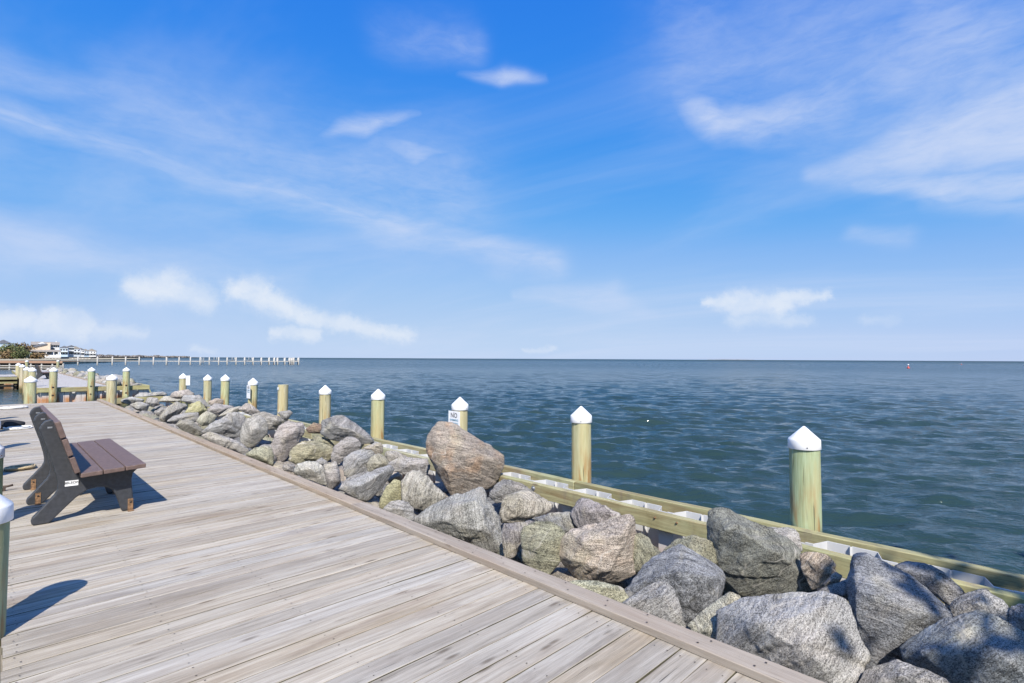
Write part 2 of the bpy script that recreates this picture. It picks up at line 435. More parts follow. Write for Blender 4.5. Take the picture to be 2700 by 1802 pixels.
def vinyl_material():
    mt, k, b = material('white_vinyl_sheet')
    g = k.n.new('ShaderNodeNewGeometry').outputs['Position']
    z = k.node('ShaderNodeSeparateXYZ', Vector=g).outputs[2]
    n = k.noise(k.mapping(g, (7, 7, 2)), 1, 4)
    c = k.mix(k.maprange(n, .45, .8, 0, .35), (.52, .525, .54), (.30, .275, .24))
    sp = k.node('ShaderNodeTexVoronoi', Vector=k.mapping(g, (3.2, 3.2, 6)), Scale=1.0)
    c = k.mix(k.maprange(sp.outputs['Distance'], .10, .04, 0, .9), c, (.17, .06, .02))
    c = k.mix(k.math('MULTIPLY', k.maprange(z, -.30, -.62, 0, .9), k.maprange(k.noise(k.mapping(g, (4, 4, 1)), 1, 3), .3, .6, .35, 1)), c, (.42, .17, .04))
    c = k.mix(k.maprange(z, -.72, -.95, 0, .9), c, (.05, .04, .02))
    k.set(b.inputs['Base Color'], c); b.inputs['Roughness'].default_value = .45
    return mt
M['vinyl'] = vinyl_material()

def rock_material():
    mt, k, b = material('gneiss_boulder')
    oi = k.n.new('ShaderNodeObjectInfo'); rnd = oi.outputs['Random']
    tc = k.n.new('ShaderNodeTexCoord').outputs['Object']
    ax = k.node('ShaderNodeCombineXYZ', X=k.math('SINE', k.math('MULTIPLY', rnd, 211.0)), Y=k.math('SINE', k.math('MULTIPLY', rnd, 97.0)), Z=k.math('SINE', k.math('MULTIPLY', rnd, 331.0))).outputs[0]
    rot = k.node('ShaderNodeVectorRotate', dict(rotation_type='AXIS_ANGLE'), Vector=tc, Axis=ax, Angle=k.math('MULTIPLY', rnd, 40.0)).outputs[0]
    v = k.vmath('ADD', rot, k.node('ShaderNodeCombineXYZ', X=k.math('MULTIPLY', rnd, 71.0), Y=k.math('MULTIPLY', rnd, 33.0)).outputs[0])
    vw = k.vmath('ADD', v, k.vmath('SCALE', k.noise(v, 3.0, 3, .5, 0, 1), scale=.05))
    fol = k.noise(k.mapping(vw, (7, 7, 62)), 1, 5, .7, .15)
    band = k.noise(k.mapping(vw, (1.6, 1.6, 13)), 1, 4, .6, .4)
    spk = k.noise(k.mapping(vw, (150, 150, 250)), 1, 3, .7)
    spk2 = k.node('ShaderNodeTexVoronoi', Vector=k.mapping(vw, (150, 150, 210)), Scale=1.0).outputs['Color']
    spk2 = k.node('ShaderNodeSeparateColor', Color=spk2).outputs[0]
    val = k.math('ADD', k.math('ADD', k.math('MULTIPLY', fol, .38), k.math('MULTIPLY', spk, .34)), k.math('ADD', k.math('MULTIPLY', band, .28), k.math('MULTIPLY', k.math('SUBTRACT', spk2, .5), .19)))
    lum = k.ramp(val, (.34, .14), (.44, .55), (.51, .95), (.59, 1.35), (.68, 1.85))
    c = k.mix(1.0, oi.outputs['Color'], lum, 'MULTIPLY')
    big = k.noise(v, 2.6, 4, .6, .4)
    c = k.mix(k.maprange(big, .52, .72, 0, .42), c, k.mix(1.0, (.40, .355, .235), lum, 'MULTIPLY'))
    big2 = k.noise(k.vmath('ADD', v, (9.1, 3.3, 5.2)), 3.4, 4, .6, .4)
    c = k.mix(k.math('MULTIPLY', k.maprange(big2, .44, .72, 0, 1), oi.outputs['Alpha']), c, k.mix(1.0, (.36, .245, .165), lum, 'MULTIPLY'))
    # quartz veins
    vein = k.math('ABSOLUTE', k.math('SUBTRACT', k.noise(k.mapping(vw, (1.4, 1.4, 3)), 1, 2, .4, .2), .5))
    c = k.mix(k.math('MULTIPLY', k.maprange(vein, .010, .002, 0, .5), k.maprange(big2, .45, .6)), c, (.58, .54, .48))
    k.set(b.inputs['Base Color'], c); b.inputs['Roughness'].default_value = .85; b.inputs['Specular IOR Level'].default_value = .25
    hgt = k.math('ADD', k.math('MULTIPLY', fol, .8), k.math('ADD', k.math('MULTIPLY', spk, .35), k.math('MULTIPLY', k.noise(v, 14, 4, .6), .8)))
    k.set(b.inputs['Normal'], k.node('ShaderNodeBump', Strength=.9, Distance=.03, Height=hgt))
    return mt
M['rock'] = rock_material()

def water_material():
    mt, k, b = material('bay_water')
    g = k.n.new('ShaderNodeNewGeometry').outputs['Position']
    big = k.noise(k.mapping(g, (.05, .05, .05)), 1, 3)
    k.set(b.inputs['Base Color'], k.mix(k.maprange(big, .3, .7), (.017, .036, .035), (.024, .044, .040)))
    b.inputs['IOR'].default_value = 1.333
    gr = k.mapping(g, rot=(0, 0, math.radians(-34)))
    n1 = k.noise(k.mapping(gr, (1.4, .42, 1)), 1.0, 4, .6, .15)
    n2 = k.noise(k.mapping(gr, (4.2, 1.15, 1)), 1.0, 4, .62, .2)
    n3 = k.noise(k.mapping(gr, (13, 5.5, 1)), 1.0, 3, .6, .2)
    dist = k.vmath('LENGTH', g)
    far = k.math('MULTIPLY', k.maprange(dist, 12, 90, 0, 1), k.maprange(dist, 150, 900, 1, .35))
    # ripples too small to see act as roughness
    k.set(b.inputs['Roughness'], k.math('ADD', .085, k.math('ADD', k.maprange(dist, 25, 200, 0, .16), k.maprange(dist, 200, 1500, 0, .20))))
    h = k.math('ADD', k.math('MULTIPLY', n1, k.math('ADD', .06, k.math('MULTIPLY', far, .22))), k.math('ADD', k.math('MULTIPLY', n2, .072), k.math('MULTIPLY', n3, .014)))
    k.set(b.inputs['Normal'], k.node('ShaderNodeBump', Strength=1.0, Distance=1.0, Height=h))
    return mt
M['water'] = water_material()

M['bench_frame'] = plain('charcoal_plastic', (.035, .037, .043), .55, var=.2, scale=30, bump=.15)
M['bench_slat'] = plain('brown_plastic_lumber', (.125, .083, .070), .6, var=.16, scale=24, bump=.2)
M['rust'] = plain('rusty_steel', (.20, .115, .06), .7, .1, var=.5, scale=40, bump=.3)
M['steel'] = plain('galvanised_steel', (.45, .46, .48), .4, .8, var=.2, scale=40)
M['grime_shade'] = plain('grimy_shaded_board_edge', (.075, .068, .04), .95, var=.4, scale=6)  # grime on plank sides, toned dark so sunlit gaps still look shaded
M['nail'] = plain('dark_nail', (.07, .05, .04), .7, .2, var=.3)
M['rope_tan'] = plain('tan_rope', (.40, .31, .18), .9, var=.3, scale=90, bump=.5)
M['rope_white'] = plain('white_rope', (.66, .65, .62), .9, var=.2, scale=90, bump=.5)
M['black_cloth'] = plain('black_fabric', (.016, .016, .018), .85, var=.4, scale=20, bump=.4)
M['sign'] = plain('white_sign_panel', (.78, .78, .79), .45, var=.05)
M['ink_black'] = plain('black_ink', (.012, .012, .012), .6)
M['ink_blue'] = plain('blue_ink', (.12, .27, .38), .6)
M['bed'] = plain('riprap_bed_gravel', (.16, .145, .12), .95, var=.6, scale=18, bump=.8)
M['land'] = plain('sandy_grass_land', (.32, .28, .19), .95, var=.35, scale=.3)
M['wall_cream'] = plain('cream_siding', (.62, .50, .38), .7, var=.05, scale=.8)
M['wall_white'] = plain('white_siding', (.62, .62, .62), .7, var=.04, scale=.8)
M['wall_grey'] = plain('grey_siding', (.42, .46, .50), .7, var=.06, scale=.8)
M['wall_blue'] = plain('pale_blue_siding', (.40, .50, .60), .7, var=.06, scale=.8)
M['roof'] = plain('grey_brown_shingle', (.25, .225, .20), .9, var=.15, scale=1.5)
M['roof_dark'] = plain('slate_shingle', (.14, .15, .18), .9, var=.15, scale=1.5)
M['glass'] = plain('window_glass', (.04, .05, .06), .1, var=.2)
M['trim'] = plain('white_trim', (.80, .80, .80), .6, var=.03)
M['leaf'] = plain('evergreen_leaf', (.075, .085, .022), .7, var=.5, scale=1.2)
M['leaf_warm'] = plain('winter_brown_leaf', (.16, .105, .045), .75, var=.5, scale=1.2)
M['bark'] = plain('brown_bark', (.12, .085, .06), .9, var=.3, scale=4)
M['far_wood'] = plain('distant_bare_woods', (.17, .15, .135), .95, var=.35, scale=.05)
M['red_buoy'] = plain('red_buoy_plastic', (.45, .06, .05), .5, var=.1)
M['bay_shade'] = plain('bay_shade_tone', (.06, .05, .04), .9, var=.3)  # dark tone standing for the shade inside dock and pier bays
M['white_pile'] = plain('sun_bleached_pile', (.43, .41, .38), .7, var=.12, scale=2)
M['cloth_flag'] = plain('flag_cloth', (.10, .10, .22), .8)

# ------------------------------------------------------------------ water and land
def build_water():
    na, nr = 720, 620
    a0, a1 = math.radians(-14), math.radians(103)
    az = np.linspace(a0, a1, na)
    r = np.concatenate([np.geomspace(2.5, 420, nr), np.geomspace(460, 14000, 24)])
    A, Rr = np.meshgrid(az, r)
    X = Rr * np.sin(A); Y = Rr * np.cos(A)
    Z = np.zeros_like(X)
    g = np.random.default_rng(4)
    n = 110
    lam = np.exp(g.uniform(math.log(.28), math.log(3.0), n))
    th = math.radians(56) + g.normal(0, .38, n)
    amp = .0080 * lam ** .60 * np.exp(-(lam / 2.8) ** 2)
    ph = g.uniform(0, 6.283, n)
    spacing = np.maximum(Rr * (math.log(420 / 2.5) / nr), Rr * (a1 - a0) / na)
    for i in range(n):
        kx, ky = math.sin(th[i]) * 2 * math.pi / lam[i], math.cos(th[i]) * 2 * math.pi / lam[i]
        q = kx * X + ky * Y + ph[i]
        s_ = np.sin(q)
        Z += amp[i] * (s_ + .22 * np.cos(2 * q)) * np.clip(lam[i] / (2.6 * spacing) - .55, 0, 1)
    # gusts: patches of rougher and calmer water
    P = np.stack([X.ravel() * .07, Y.ravel() * .07, 0 * X.ravel()], 1)
    Z *= (.65 + .7 * vnoise(P, 3)).reshape(X.shape)
    # the boat slip and the water under the walkway lie calm
    calm = np.clip((X - 5.2) / 1.0, 0.12, 1)
    Z = Z * calm + WATER_Z
    V = np.stack([X.ravel(), Y.ravel(), Z.ravel()], 1)
    ii = np.arange((len(r) - 1) * na).reshape(len(r) - 1, na)[:, :-1].ravel()
    Q = np.stack([ii, ii + na, ii + na + 1, ii + 1], 1)
    o = link('sea', npmesh(V, Q), M['water'])
    tag(o, kind='structure')
    # the rest of the bay, behind and beside
    vs = []; fs = []
    azs = np.linspace(a1, a0 + 2 * math.pi, 40)
    for a in azs:
        for rr in (2.5, 40, 400, 14000): vs.append((rr * math.sin(a), rr * math.cos(a), WATER_Z))
    for i in range(39):
        for j in range(3): b0 = i * 4 + j; fs.append((b0, b0 + 1, b0 + 5, b0 + 4))
    o = link('sea', pydata(vs, fs), M['water']); tag(o, kind='structure')
build_water()

BX0, BX1 = 2.74, 4.84      # riprap strip between the walkway and the bulkhead
def bed():
    mb = MB().box(BX0, 5.1, -3.5, 24.1, -1.6, -.62)
    tag(mb.build('ground', M['bed']), kind='structure')
    mb = MB().box(4.46, 5.95, 34.3, 82, -1.6, -.62)
    tag(mb.build('ground', M['bed']), kind='structure')
    mb = MB().box(-30, 12, -40, -3.5, -1.6, -.06)
    tag(mb.build('ground', M['land']), kind='structure')
bed()

# ------------------------------------------------------------------ near boardwalk
DX0, DX1, DY0, DY1, PITCHP = .075, 2.735, -2.2, 22.82, .1435
deck = empty('boardwalk', (DX0, DY0, 0)); tag(deck, kind='structure')
def plank_mesh(seed, L):
    g = random.Random(seed)
    w = PITCHP - .0045 - g.uniform(0, .003)
    nx = 7
    vs = []; fs = []
    prof = [(-w / 2, -.038), (-w / 2, -.0022), (-w / 2 + .0022, 0), (w / 2 - .0022, 0), (w / 2, -.0022), (w / 2, -.038)]
    for i in range(nx):
        x = L * i / (nx - 1); dz = g.uniform(-.0022, .0012); dy = g.uniform(-.0012, .0012); cup = g.uniform(-.0015, .0015)
        for j, (py, pz) in enumerate(prof): vs.append((x, py + dy, pz + dz + (cup if j in (2, 3) else 0)))
    for i in range(nx - 1):
        for j in range(6):
            a = i * 6 + j; b_ = i * 6 + (j + 1) % 6; fs.append((a, b_, b_ + 6, a + 6))
    fs += [tuple(range(6)), tuple(range((nx - 1) * 6, nx * 6))[::-1]]
    me = pydata(vs, fs); me.materials.append(M['deck']); me.materials.append(M['grime_shade'])
    for i, p_ in enumerate(me.polygons):
        if i < (nx - 1) * 6 and i % 6 in (0, 4, 5): p_.material_index = 1
    return me
plank_meshes = [plank_mesh(s, DX1 - DX0) for s in range(9)]
n_planks = int((DY1 - DY0) / PITCHP)
nails = MB()
for i in range(n_planks):
    y = (i + .5) * PITCHP
    o = link('plank', plank_meshes[rng.randrange(9)], None, deck, (rng.uniform(-.006, .006), y, rng.uniform(-.0015, .0015)))
    for jx in (.055, .66, 1.26, 1.85, 2.44):
        for s in (-1, 1):
            if rng.random() < .07: continue
            x = jx + rng.uniform(-.012, .012); yy = y + s * (.038 + rng.uniform(-.006, .006)); r = rng.uniform(.0028, .0042)
            nails.add([(x + r * 1.3 * math.cos(t * math.pi / 3), yy + r * math.sin(t * math.pi / 3), .0030) for t in range(6)], [tuple(range(6))])
tag(nails.build('nail_heads', M['nail'], deck), kind='stuff')
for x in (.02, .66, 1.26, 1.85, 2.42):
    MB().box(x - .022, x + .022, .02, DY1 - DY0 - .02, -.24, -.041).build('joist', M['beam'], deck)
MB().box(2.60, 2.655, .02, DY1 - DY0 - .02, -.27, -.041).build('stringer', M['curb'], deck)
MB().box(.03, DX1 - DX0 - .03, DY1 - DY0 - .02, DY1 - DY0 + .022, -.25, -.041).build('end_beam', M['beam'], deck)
# curb boards lying flat on the edge
def curb_run(parent, x0, y0, y1, cuts, off):
    ys = [y0] + cuts + [y1]
    for a, b_ in zip(ys[:-1], ys[1:]):
        L = b_ - a - .006
        n = max(3, int(L / .8)); vs = []; fs = []
        prof = [(0, 0), (0, .036), (.004, .040), (.136, .040), (.140, .036), (.140, 0)]
        g = random.Random(int(a * 100))
        for i in range(n):
            dx = g.uniform(-.004, .004); dz = g.uniform(-.0015, .003)
            for px, pz in prof: vs.append((px + dx, L * i / (n - 1), pz + (dz if pz else 0)))
        for i in range(n - 1):
            for j in range(6):
                p_ = i * 6 + j; q_ = i * 6 + (j + 1) % 6; fs.append((p_, p_ + 6, q_ + 6, q_))
        fs += [tuple(range(6)), tuple(range((n - 1) * 6, n * 6))[::-1]]
        link('curb_board', pydata(vs, fs), M['curb'], parent, (x0 - off[0], a - off[1], .003))
curb_run(deck, 2.592, DY0, DY1, [.62, 4.93, 8.30, 12.2, 15.9, 19.6], (DX0, DY0))
sc_ = MB()
yy = DY0 + .2
while yy < DY1 - .2:
    for dx in (.035, .105):
        x = 2.592 + dx + rng.uniform(-.012, .012) - DX0; y = yy + rng.uniform(-.05, .05) - DY0; r = .006
        sc_.add([(x + r * math.cos(t * math.pi / 3), y + r * math.sin(t * math.pi / 3), .0475) for t in range(6)], [tuple(range(6))])
    yy += .3
tag(sc_.build('screw_heads', M['nail'], deck), kind='stuff')

# ------------------------------------------------------------------ bulkhead: two wales and corrugated vinyl sheets
def sheet_mesh(period, z0, z1, d):
    """one corrugation, along +Y, pan towards +X"""
    t = .012
    c = [(0, 0), (.10, 0), (.16, d), (.335, d), (.345, d - .03), (.355, d), (.52, d), (.58, 0), (period, 0)]
    vs = []; fs = []
    for (y, x) in c:
        vs += [(x, y, z0), (x, y, z1), (x + t, y, z1), (x + t, y, z0)]
    for i in range(len(c) - 1):
        a = i * 4
        for j in range(4): fs.append((a + j, a + (j + 1) % 4, a + 4 + (j + 1) % 4, a + 4 + j))
    fs += [(0, 1, 2, 3), tuple(range((len(c) - 1) * 4, len(c) * 4))[::-1]]
    me = pydata(vs, fs); bm = bmesh.new(); bm.from_mesh(me); bmesh.ops.recalc_face_normals(bm, faces=bm.faces); bm.to_mesh(me); bm.free()
    me.materials.append(M['vinyl']); return me
def bolt(parent, loc, axis='x', big=False):
    r = .032 if big else .011
    mb = MB().lathe([(r, 0), (r, .006), (r * .55, .007), (r * .55, .014), (r * .3, .017)], 10)
    o = mb.build('bolt', M['steel'] if big else M['rust'], parent, auto=.6)
    o.location = loc; o.rotation_euler = (0, -math.pi / 2, 0) if axis == 'x' else (math.pi / 2, 0, 0)
    return o
bulk = empty('bulkhead', (4.84, -2.5, -.05))
tag(bulk, 'timber wales clamping white vinyl sheets along the sea side of the boulders', 'bulkhead')
PER = .64
sm = sheet_mesh(PER, -2.2, .008, .165)
y = -2.5; i = 0
while y < 23.9:
    link('sheet_pile', sm, None, bulk, (.10, y + 2.5 + .16, rng.uniform(-.012, .008)))
    y += PER; i += 1
def boards(parent, name, x0, x1, z0, z1, y0, y1, L, mat, start=0):
    a = y0 - start
    while a < y1 - .05:
        b_ = min(a + L + rng.uniform(-.2, .2), y1); a_ = max(a, y0)
        mb = MB()
        n = max(3, int((b_ - a_) / .5)); vs = []; fs = []
        for i in range(n):
            yy = (b_ - a_ - .006) * i / (n - 1); dx = rng.uniform(-.004, .004); dz = rng.uniform(-.004, .004)
            vs += [(x0 + dx, yy, z0 + dz), (x0 + dx, yy, z1 + dz), (x1 + dx, yy, z1 + dz), (x1 + dx, yy, z0 + dz)]
        for i in range(n - 1):
            for j in range(4): fs.append((i * 4 + j, i * 4 + (j + 1) % 4, i * 4 + 4 + (j + 1) % 4, i * 4 + 4 + j))
        fs += [(0, 1, 2, 3), tuple(range((n - 1) * 4, n * 4))]
        mb.add(vs, fs)
        mb.build(name, mat, parent, bevel=.006, seg=1, loc=(0, a_, 0))
        a = b_
boards(bulk, 'inner_wale', 0, .088, -.165, 0, 0, 26.4, 4.9, M['wale'], 1.3)
boards(bulk, 'outer_wale', .290, .382, -.165, .050, 0, 26.4, 4.9, M['wale'], 3.1)
for yb, zb in ((4.55 + 2.5, -.055),): bolt(bulk, (-.001, yb, zb), big=True)
for yb in (1.05, 1.9, 2.62, 2.86, 3.3, 6.2, 7.4, 8.6, 9.8):
    bolt(bulk, (-.001, yb + 2.5, -.05 - .07 * (int(yb * 10) % 2)))
for yb in (2.0, 3.4, 4.9, 7.7):   # timber stubs behind the boulders, under the inner wale
    MB().box(-.02, .07, yb + 2.5, yb + 2.64, -1.3, -.172).build('post', M['wale'], bulk, bevel=.005, seg=1)
# the return at the boat slip
MB().box(-2.1, .38, 26.42, 26.50, -.17, .045).build('return_wale', M['walex'], bulk, bevel=.005, seg=1)

# ------------------------------------------------------------------ pilings
def piling_mesh(r, top, seed, bottom=-1.7):
    g = random.Random(seed); n = 24
    vs = []; fs = []
    zs = list(np.linspace(bottom, top, 14))
    lob = [(g.uniform(-.004, .004), g.uniform(0, 6.28), q) for q in (2, 3, 5, 7)]
    for z in zs:
        tp = 1.04 - .05 * (z - bottom) / (top - bottom)
        for j in range(n):
            a = 2 * math.pi * j / n
            rr = r * tp + sum(A_ * math.cos(q * a + p_ + z * .7) for A_, p_, q in lob) + g.uniform(-.001, .001)
            vs.append((rr * math.cos(a), rr * math.sin(a), z))
    for i in range(len(zs) - 1):
        fs += [(i * n + j, i * n + (j + 1) % n, (i + 1) * n + (j + 1) % n, (i + 1) * n + j) for j in range(n)]
    fs += [tuple(range(n))[::-1], tuple(range((len(zs) - 1) * n, len(zs) * n))]
    me = pydata(vs, fs, True); me.set_sharp_from_angle(angle=.8); me.materials.append(M['pile']); return me
def cap_mesh(r):
    mb = MB().lathe([(r * .98, 0), (r, .004), (r * .985, .078), (r * .955, .088), (r * .10, .197), (r * .04, .203), (.001, .204)], 32)
    for a in (.4, 2.3, 4.6):
        x, y_ = r * math.cos(a), r * math.sin(a)
    me = mb.mesh(auto=.7); me.materials.append(M['cap']); return me
CAPM = cap_mesh(.137)
pile_n = [0]
def piling(loc, apex, label, group, r=.125, cap=True, tint=(.42, .44, .25), nail=None):
    pile_n[0] += 1
    e = empty('piling', (loc[0], loc[1], 0)); e.rotation_euler = (0, 0, rng.uniform(0, 6))
    tag(e, label, 'piling', group)
    top = apex - .150 if cap else apex
    o = link('post', piling_mesh(r, top, pile_n[0]), None, e)
    t = [x * rng.uniform(.96, 1.06) * f_ for x, f_ in zip(tint, (1.06, 1.0, 1.12))]; o.color = (*t, 1)
    e.rotation_euler = (rng.uniform(-.006, .006), rng.uniform(-.006, .006), rng.uniform(0, 6))
    if cap:
        c = link('cap', CAPM, None, e, (0, 0, apex - .204))
        c.scale = (r / .125, r / .125, 1)
        for a in (.5, 2.6, 4.7):
            d = link('nail', NAILM, None, c, (.137 * math.cos(a), .137 * math.sin(a), .024)); 
    return e
NAILM = MB().lathe([(.001, -.004), (.006, -.003), (.006, .003), (.001, .004)], 8).mesh(); NAILM.materials.append(M['nail'])

SEA = [(2121, 1124, 'greenest white-capped piling, the nearest on the sea side of the bulkhead', (.35, .43, .26)),
       (1533, 1071, 'white-capped yellowish piling, second nearest on the sea side of the bulkhead', (.47, .46, .27)),
       (1213, 1047, 'white-capped piling carrying the NO sign behind the tall rusty boulder', (.47, .46, .26)),
       (997, 1026, 'white-capped piling with orange stains, between the NO sign piling and the dark hump boulder', (.42, .45, .25)),
       (858, 1016, 'white-capped piling standing right behind the big dark hump boulder', (.45, .44, .25)),
       (746, 1015, 'piling without a cap, its flat wooden top bare', (.47, .47, .29)),
       (667, 997, 'white-capped piling with a narrow sign hung on its landward side', (.46, .46, .27)),
       (594, 988, 'white-capped piling with rusty foot, next beyond the narrow sign', (.43, .46, .27)),
       (548, 988, 'white-capped piling second beyond the narrow sign', (.43, .46, .27)),
       (483, 985, 'last white-capped piling on the near bulkhead, at its corner by the slip', (.44, .46, .27))]
sea_pos = []
for i, (x, y, lab, tint) in enumerate(SEA):
    p = onx(x, y, 5.355)
    cap = 'without' not in lab
    piling((p.x, p.y), p.z, lab, 'pilings along the near bulkhead', cap=cap, tint=tint)
    sea_pos.append((p.x, p.y, p.z))
tagp = MB().box(-.004, .0, -.05, .05, -.03, .03).build('tag_plate', M['sign'], None)
p = sea_pos[5]
tagp.location = (p[0] - .131, p[1] - .03, p[2] - .09); tag(tagp, 'tiny white plate nailed near the top of the bare-topped piling', 'plate')
LEFT = [(4.02, .815, 'piling rising nearest the camera on the slip side of the boardwalk'), (6.62, .80, 'second piling on the slip side of the boardwalk, level with the bench'),
        (9.25, .80, 'third piling on the slip side, beside the tan rope coil'), (11.85, .86, 'fourth piling along the slip edge of the boardwalk'),
        (14.6, .85, 'fifth piling along the slip edge, beside the black bundle'), (17.4, .86, 'sixth piling along the slip edge of the boardwalk')]
for yy, ap, lab in LEFT:
    piling((-.020, yy), ap, lab, 'pilings along the slip edge of the near boardwalk', r=.118, tint=(.22, .36, .21))
for (X, ap, lab) in ((.92, .87, 'stout white-capped piling at the slip end of the near boardwalk, on its left corner'), (3.02, .885, 'stout white-capped piling where the near curb meets the boat slip')):
    piling((X, 23.02), ap, lab, 'pilings at the end of the near boardwalk', r=.150, tint=(.44, .46, .28))
for k_, (X, ap) in enumerate(((2.14, .976), (3.57, .965), (4.99, .953))):
    e = piling((X, 33.52), ap, ('white-capped piling with two bolt heads on the far slip wall, ' + ('leftmost', 'middle', 'rightmost')[k_] + ' of three'), 'pilings on the far wall of the slip', r=.15, tint=(.42, .46, .26))
    e.rotation_euler.z = 0
    for zz in (.03, -.35):
        b_ = MB().lathe([(.045, 0), (.045, .01), (.02, .012), (.02, .03)], 10).build('bolt', M['nail'], e)
        b_.location = (-.02, -.145, zz); b_.rotation_euler = (math.pi / 2, 0, 0)
for k_, (X, yy, ap) in enumerate(((1.46, 35.5, .95), (1.47, 41.5, .89), (1.53, 49.5, .95), (1.50, 56.5, .98))):
    piling((X, yy), ap, 'clustered white-capped piling on the slip side of the far boardwalk, ' + ('first', 'second', 'third', 'fourth')[k_] + ' from the wall', 'pilings along the slip side of the far boardwalk', r=.15, tint=(.45, .46, .29))
for (x, y, D, lab) in ((71, 950.5, 75, 'small distant piling seen above the clustered far pilings'), (153, 950, 82, 'small distant piling at the far tip of the boulder bank')):
    p = atdepth(x, y, D); piling((p.x, p.y), p.z, lab, 'pilings at the far end of the boulder bank', r=.19, tint=(.38, .42, .25))

# ------------------------------------------------------------------ lettering
def text(body, size, mat, parent, mtx, name='lettering', bold=0.0, sx=1.0):
    cu = bpy.data.curves.new('t', 'FONT'); cu.body = body; cu.size = size; cu.align_x = 'CENTER'; cu.align_y = 'CENTER'
    cu.extrude = .0006; cu.offset = bold; cu.resolution_u = 3
    o = bpy.data.objects.new('t', cu); COL.objects.link(o)
    dg = bpy.context.evaluated_depsgraph_get(); dg.update()
    me = bpy.data.meshes.new_from_object(o.evaluated_get(dg))
    bpy.data.objects.remove(o)
    me.materials.clear()
    o = link(name, me, mat, parent); o.matrix_local = mtx @ Matrix.Diagonal((sx, 1, 1, 1))
    return o
def sign_at(loc, rz, w, h, lines, label):
    """upright panel; local -Y is its face"""
    e = empty('warning_sign', loc, rz); tag(e, label, 'sign')
    MB().box(-w / 2, w / 2, 0, .005, 0, h).build('panel', M['sign'], e, bevel=.0015, seg=1)
    for body, z, size, mat, bold, sx in lines:
        text(body, size, M[mat], e, Matrix.Translation((0, -.002, z)) @ Matrix.Rotation(math.pi / 2, 4, 'X'), bold=bold, sx=sx)
    MB().lathe([(.005, 0), (.005, .004), (.001, .005)], 8).build('screw', M['nail'], e).matrix_local = Matrix.Translation((0, -.0, h - .018)) @ Matrix.Rotation(math.pi / 2, 4, 'X')
    return e
p = sea_pos[2]
# the NO sign hangs on the landward side of the third piling
p0 = onx(1180, 1084, 5.19); p1 = onx(1214, 1087, 5.19)
W_, H_ = .20, .30
fx = math.radians(-63)
sign_at((5.212, onx(1197, 1110, 5.212).y, .30), math.radians(-90), .285, .37,
        [('NO', .302, .105, 'ink_black', .0006, 1.0), ('SWIMMING', .230, .043, 'ink_blue', .001, .95), ('OR DIVING', .178, .043, 'ink_blue', .001, .95)],
        'white sign lettered NO in black above blue lines, on a piling behind the rusty boulder')
sign_at((5.212, onx(655, 1030, 5.212).y, .34), math.radians(-90), .285, .37,
        [('NO', .302, .105, 'ink_black', .0006, 1.0), ('SWIMMING', .230, .043, 'ink_blue', .001, .95), ('OR DIVING', .178, .043, 'ink_blue', .001, .95)],
        'white sign seen almost edge-on, fixed to a piling beyond the bare-topped one')
e = empty('edge_sign', (5.36, sea_pos[9][1] - .14, .45), math.radians(0)); tag(e, 'thin white board fixed to the sea side of the corner piling', 'sign')
MB().box(.06, .20, -.01, 0, -.05, .33).build('panel', M['sign'], e)
MB().box(.08, .18, .0, .012, .08, .12).build('bracket', M['steel'], e)

# ------------------------------------------------------------------ bench
def make_bench():
    Y0 = 6.35
    e = empty('park_bench', (.29, Y0, 0))
    fr = [(.322, .849), (.333, .887), (.357, .917), (.396, .930), (.419, .914), (.470, .749), (.535, .560), (.570, .449), (.605, .408), (.66, .396), (1.05, .418), (1.062, .40), (1.045, .385), (1.022, .36),
          (1.012, .30), (1.024, .156), (1.039, .02), (1.030, .001), (.948, .001), (.935, .02), (.915, .092), (.888, .175), (.855, .230), (.805, .262), (.74, .268), (.674, .255), (.587, .193), (.497, .097), (.420, .012), (.404, .001), (.308, .001), (.290, .012),
          (.285, .037), (.294, .067), (.366, .154), (.440, .246), (.458, .29), (.460, .33), (.450, .392), (.416, .534), (.351, .743)]
    poly = [(x - .29, z) for x, z in fr]
    me = MB().prism(poly, 0, .07).mesh(bevel=.014, seg=3); me.materials.append(M['bench_frame'])
    for dy in (0, .90, 1.74):
        f_ = link('frame', me, None, e, (0, dy, 0))
        for (x, pp) in (((.695, 1),) if dy == 0 else ((.695, 1), (.062, 0))):
            br = MB().box(x, x + .042, -.006, -.0005, .004, .115).box(x - .002, x + .044, -.05, -.006, .001, .009).build('bracket', M['rust'], f_)
            MB().lathe([(.009, 0), (.009, .006), (.004, .007)], 8).build('bolt', M['nail'], br).matrix_local = Matrix.Translation((x + .021, -.006, .085)) @ Matrix.Rotation(math.pi / 2, 4, 'X')
        MB().box(.085, .118, -.004, .0, .852, .866).build('insert', M['steel'], f_)
    ys = (-.15, 2.07)
    for a, b_ in ((.606, .766), (.773, .933), (.940, 1.100)):
        za = .398 + (a - .606) * .055; zb = .398 + (b_ - .606) * .055
        MB().prism([(a - .29, za), (b_ - .29, zb), (b_ - .29, zb + .040), (a - .29, za + .040)], *ys).build('seat_slat', M['bench_slat'], e, bevel=.006)
    for (x0, z0, x1, z1) in ((.497, .778, .452, .925), (.552, .612, .505, .766), (.605, .452, .560, .596)):
        d = Vector((x1 - x0, z1 - z0)).normalized(); nrm = Vector((-d.y, d.x)) * .042
        MB().prism([(x0 - .29, z0), (x1 - .29, z1), (x1 - .29 + nrm.x, z1 + nrm.y), (x0 - .29 + nrm.x, z0 + nrm.y)], *ys).build('back_slat', M['bench_slat'], e, bevel=.006)
    return e
bench = make_bench()
tag(bench, 'brown slatted bench with three charcoal frames on the near boardwalk', 'bench', 'benches facing the sea')
bench2 = copy_tree(bench)
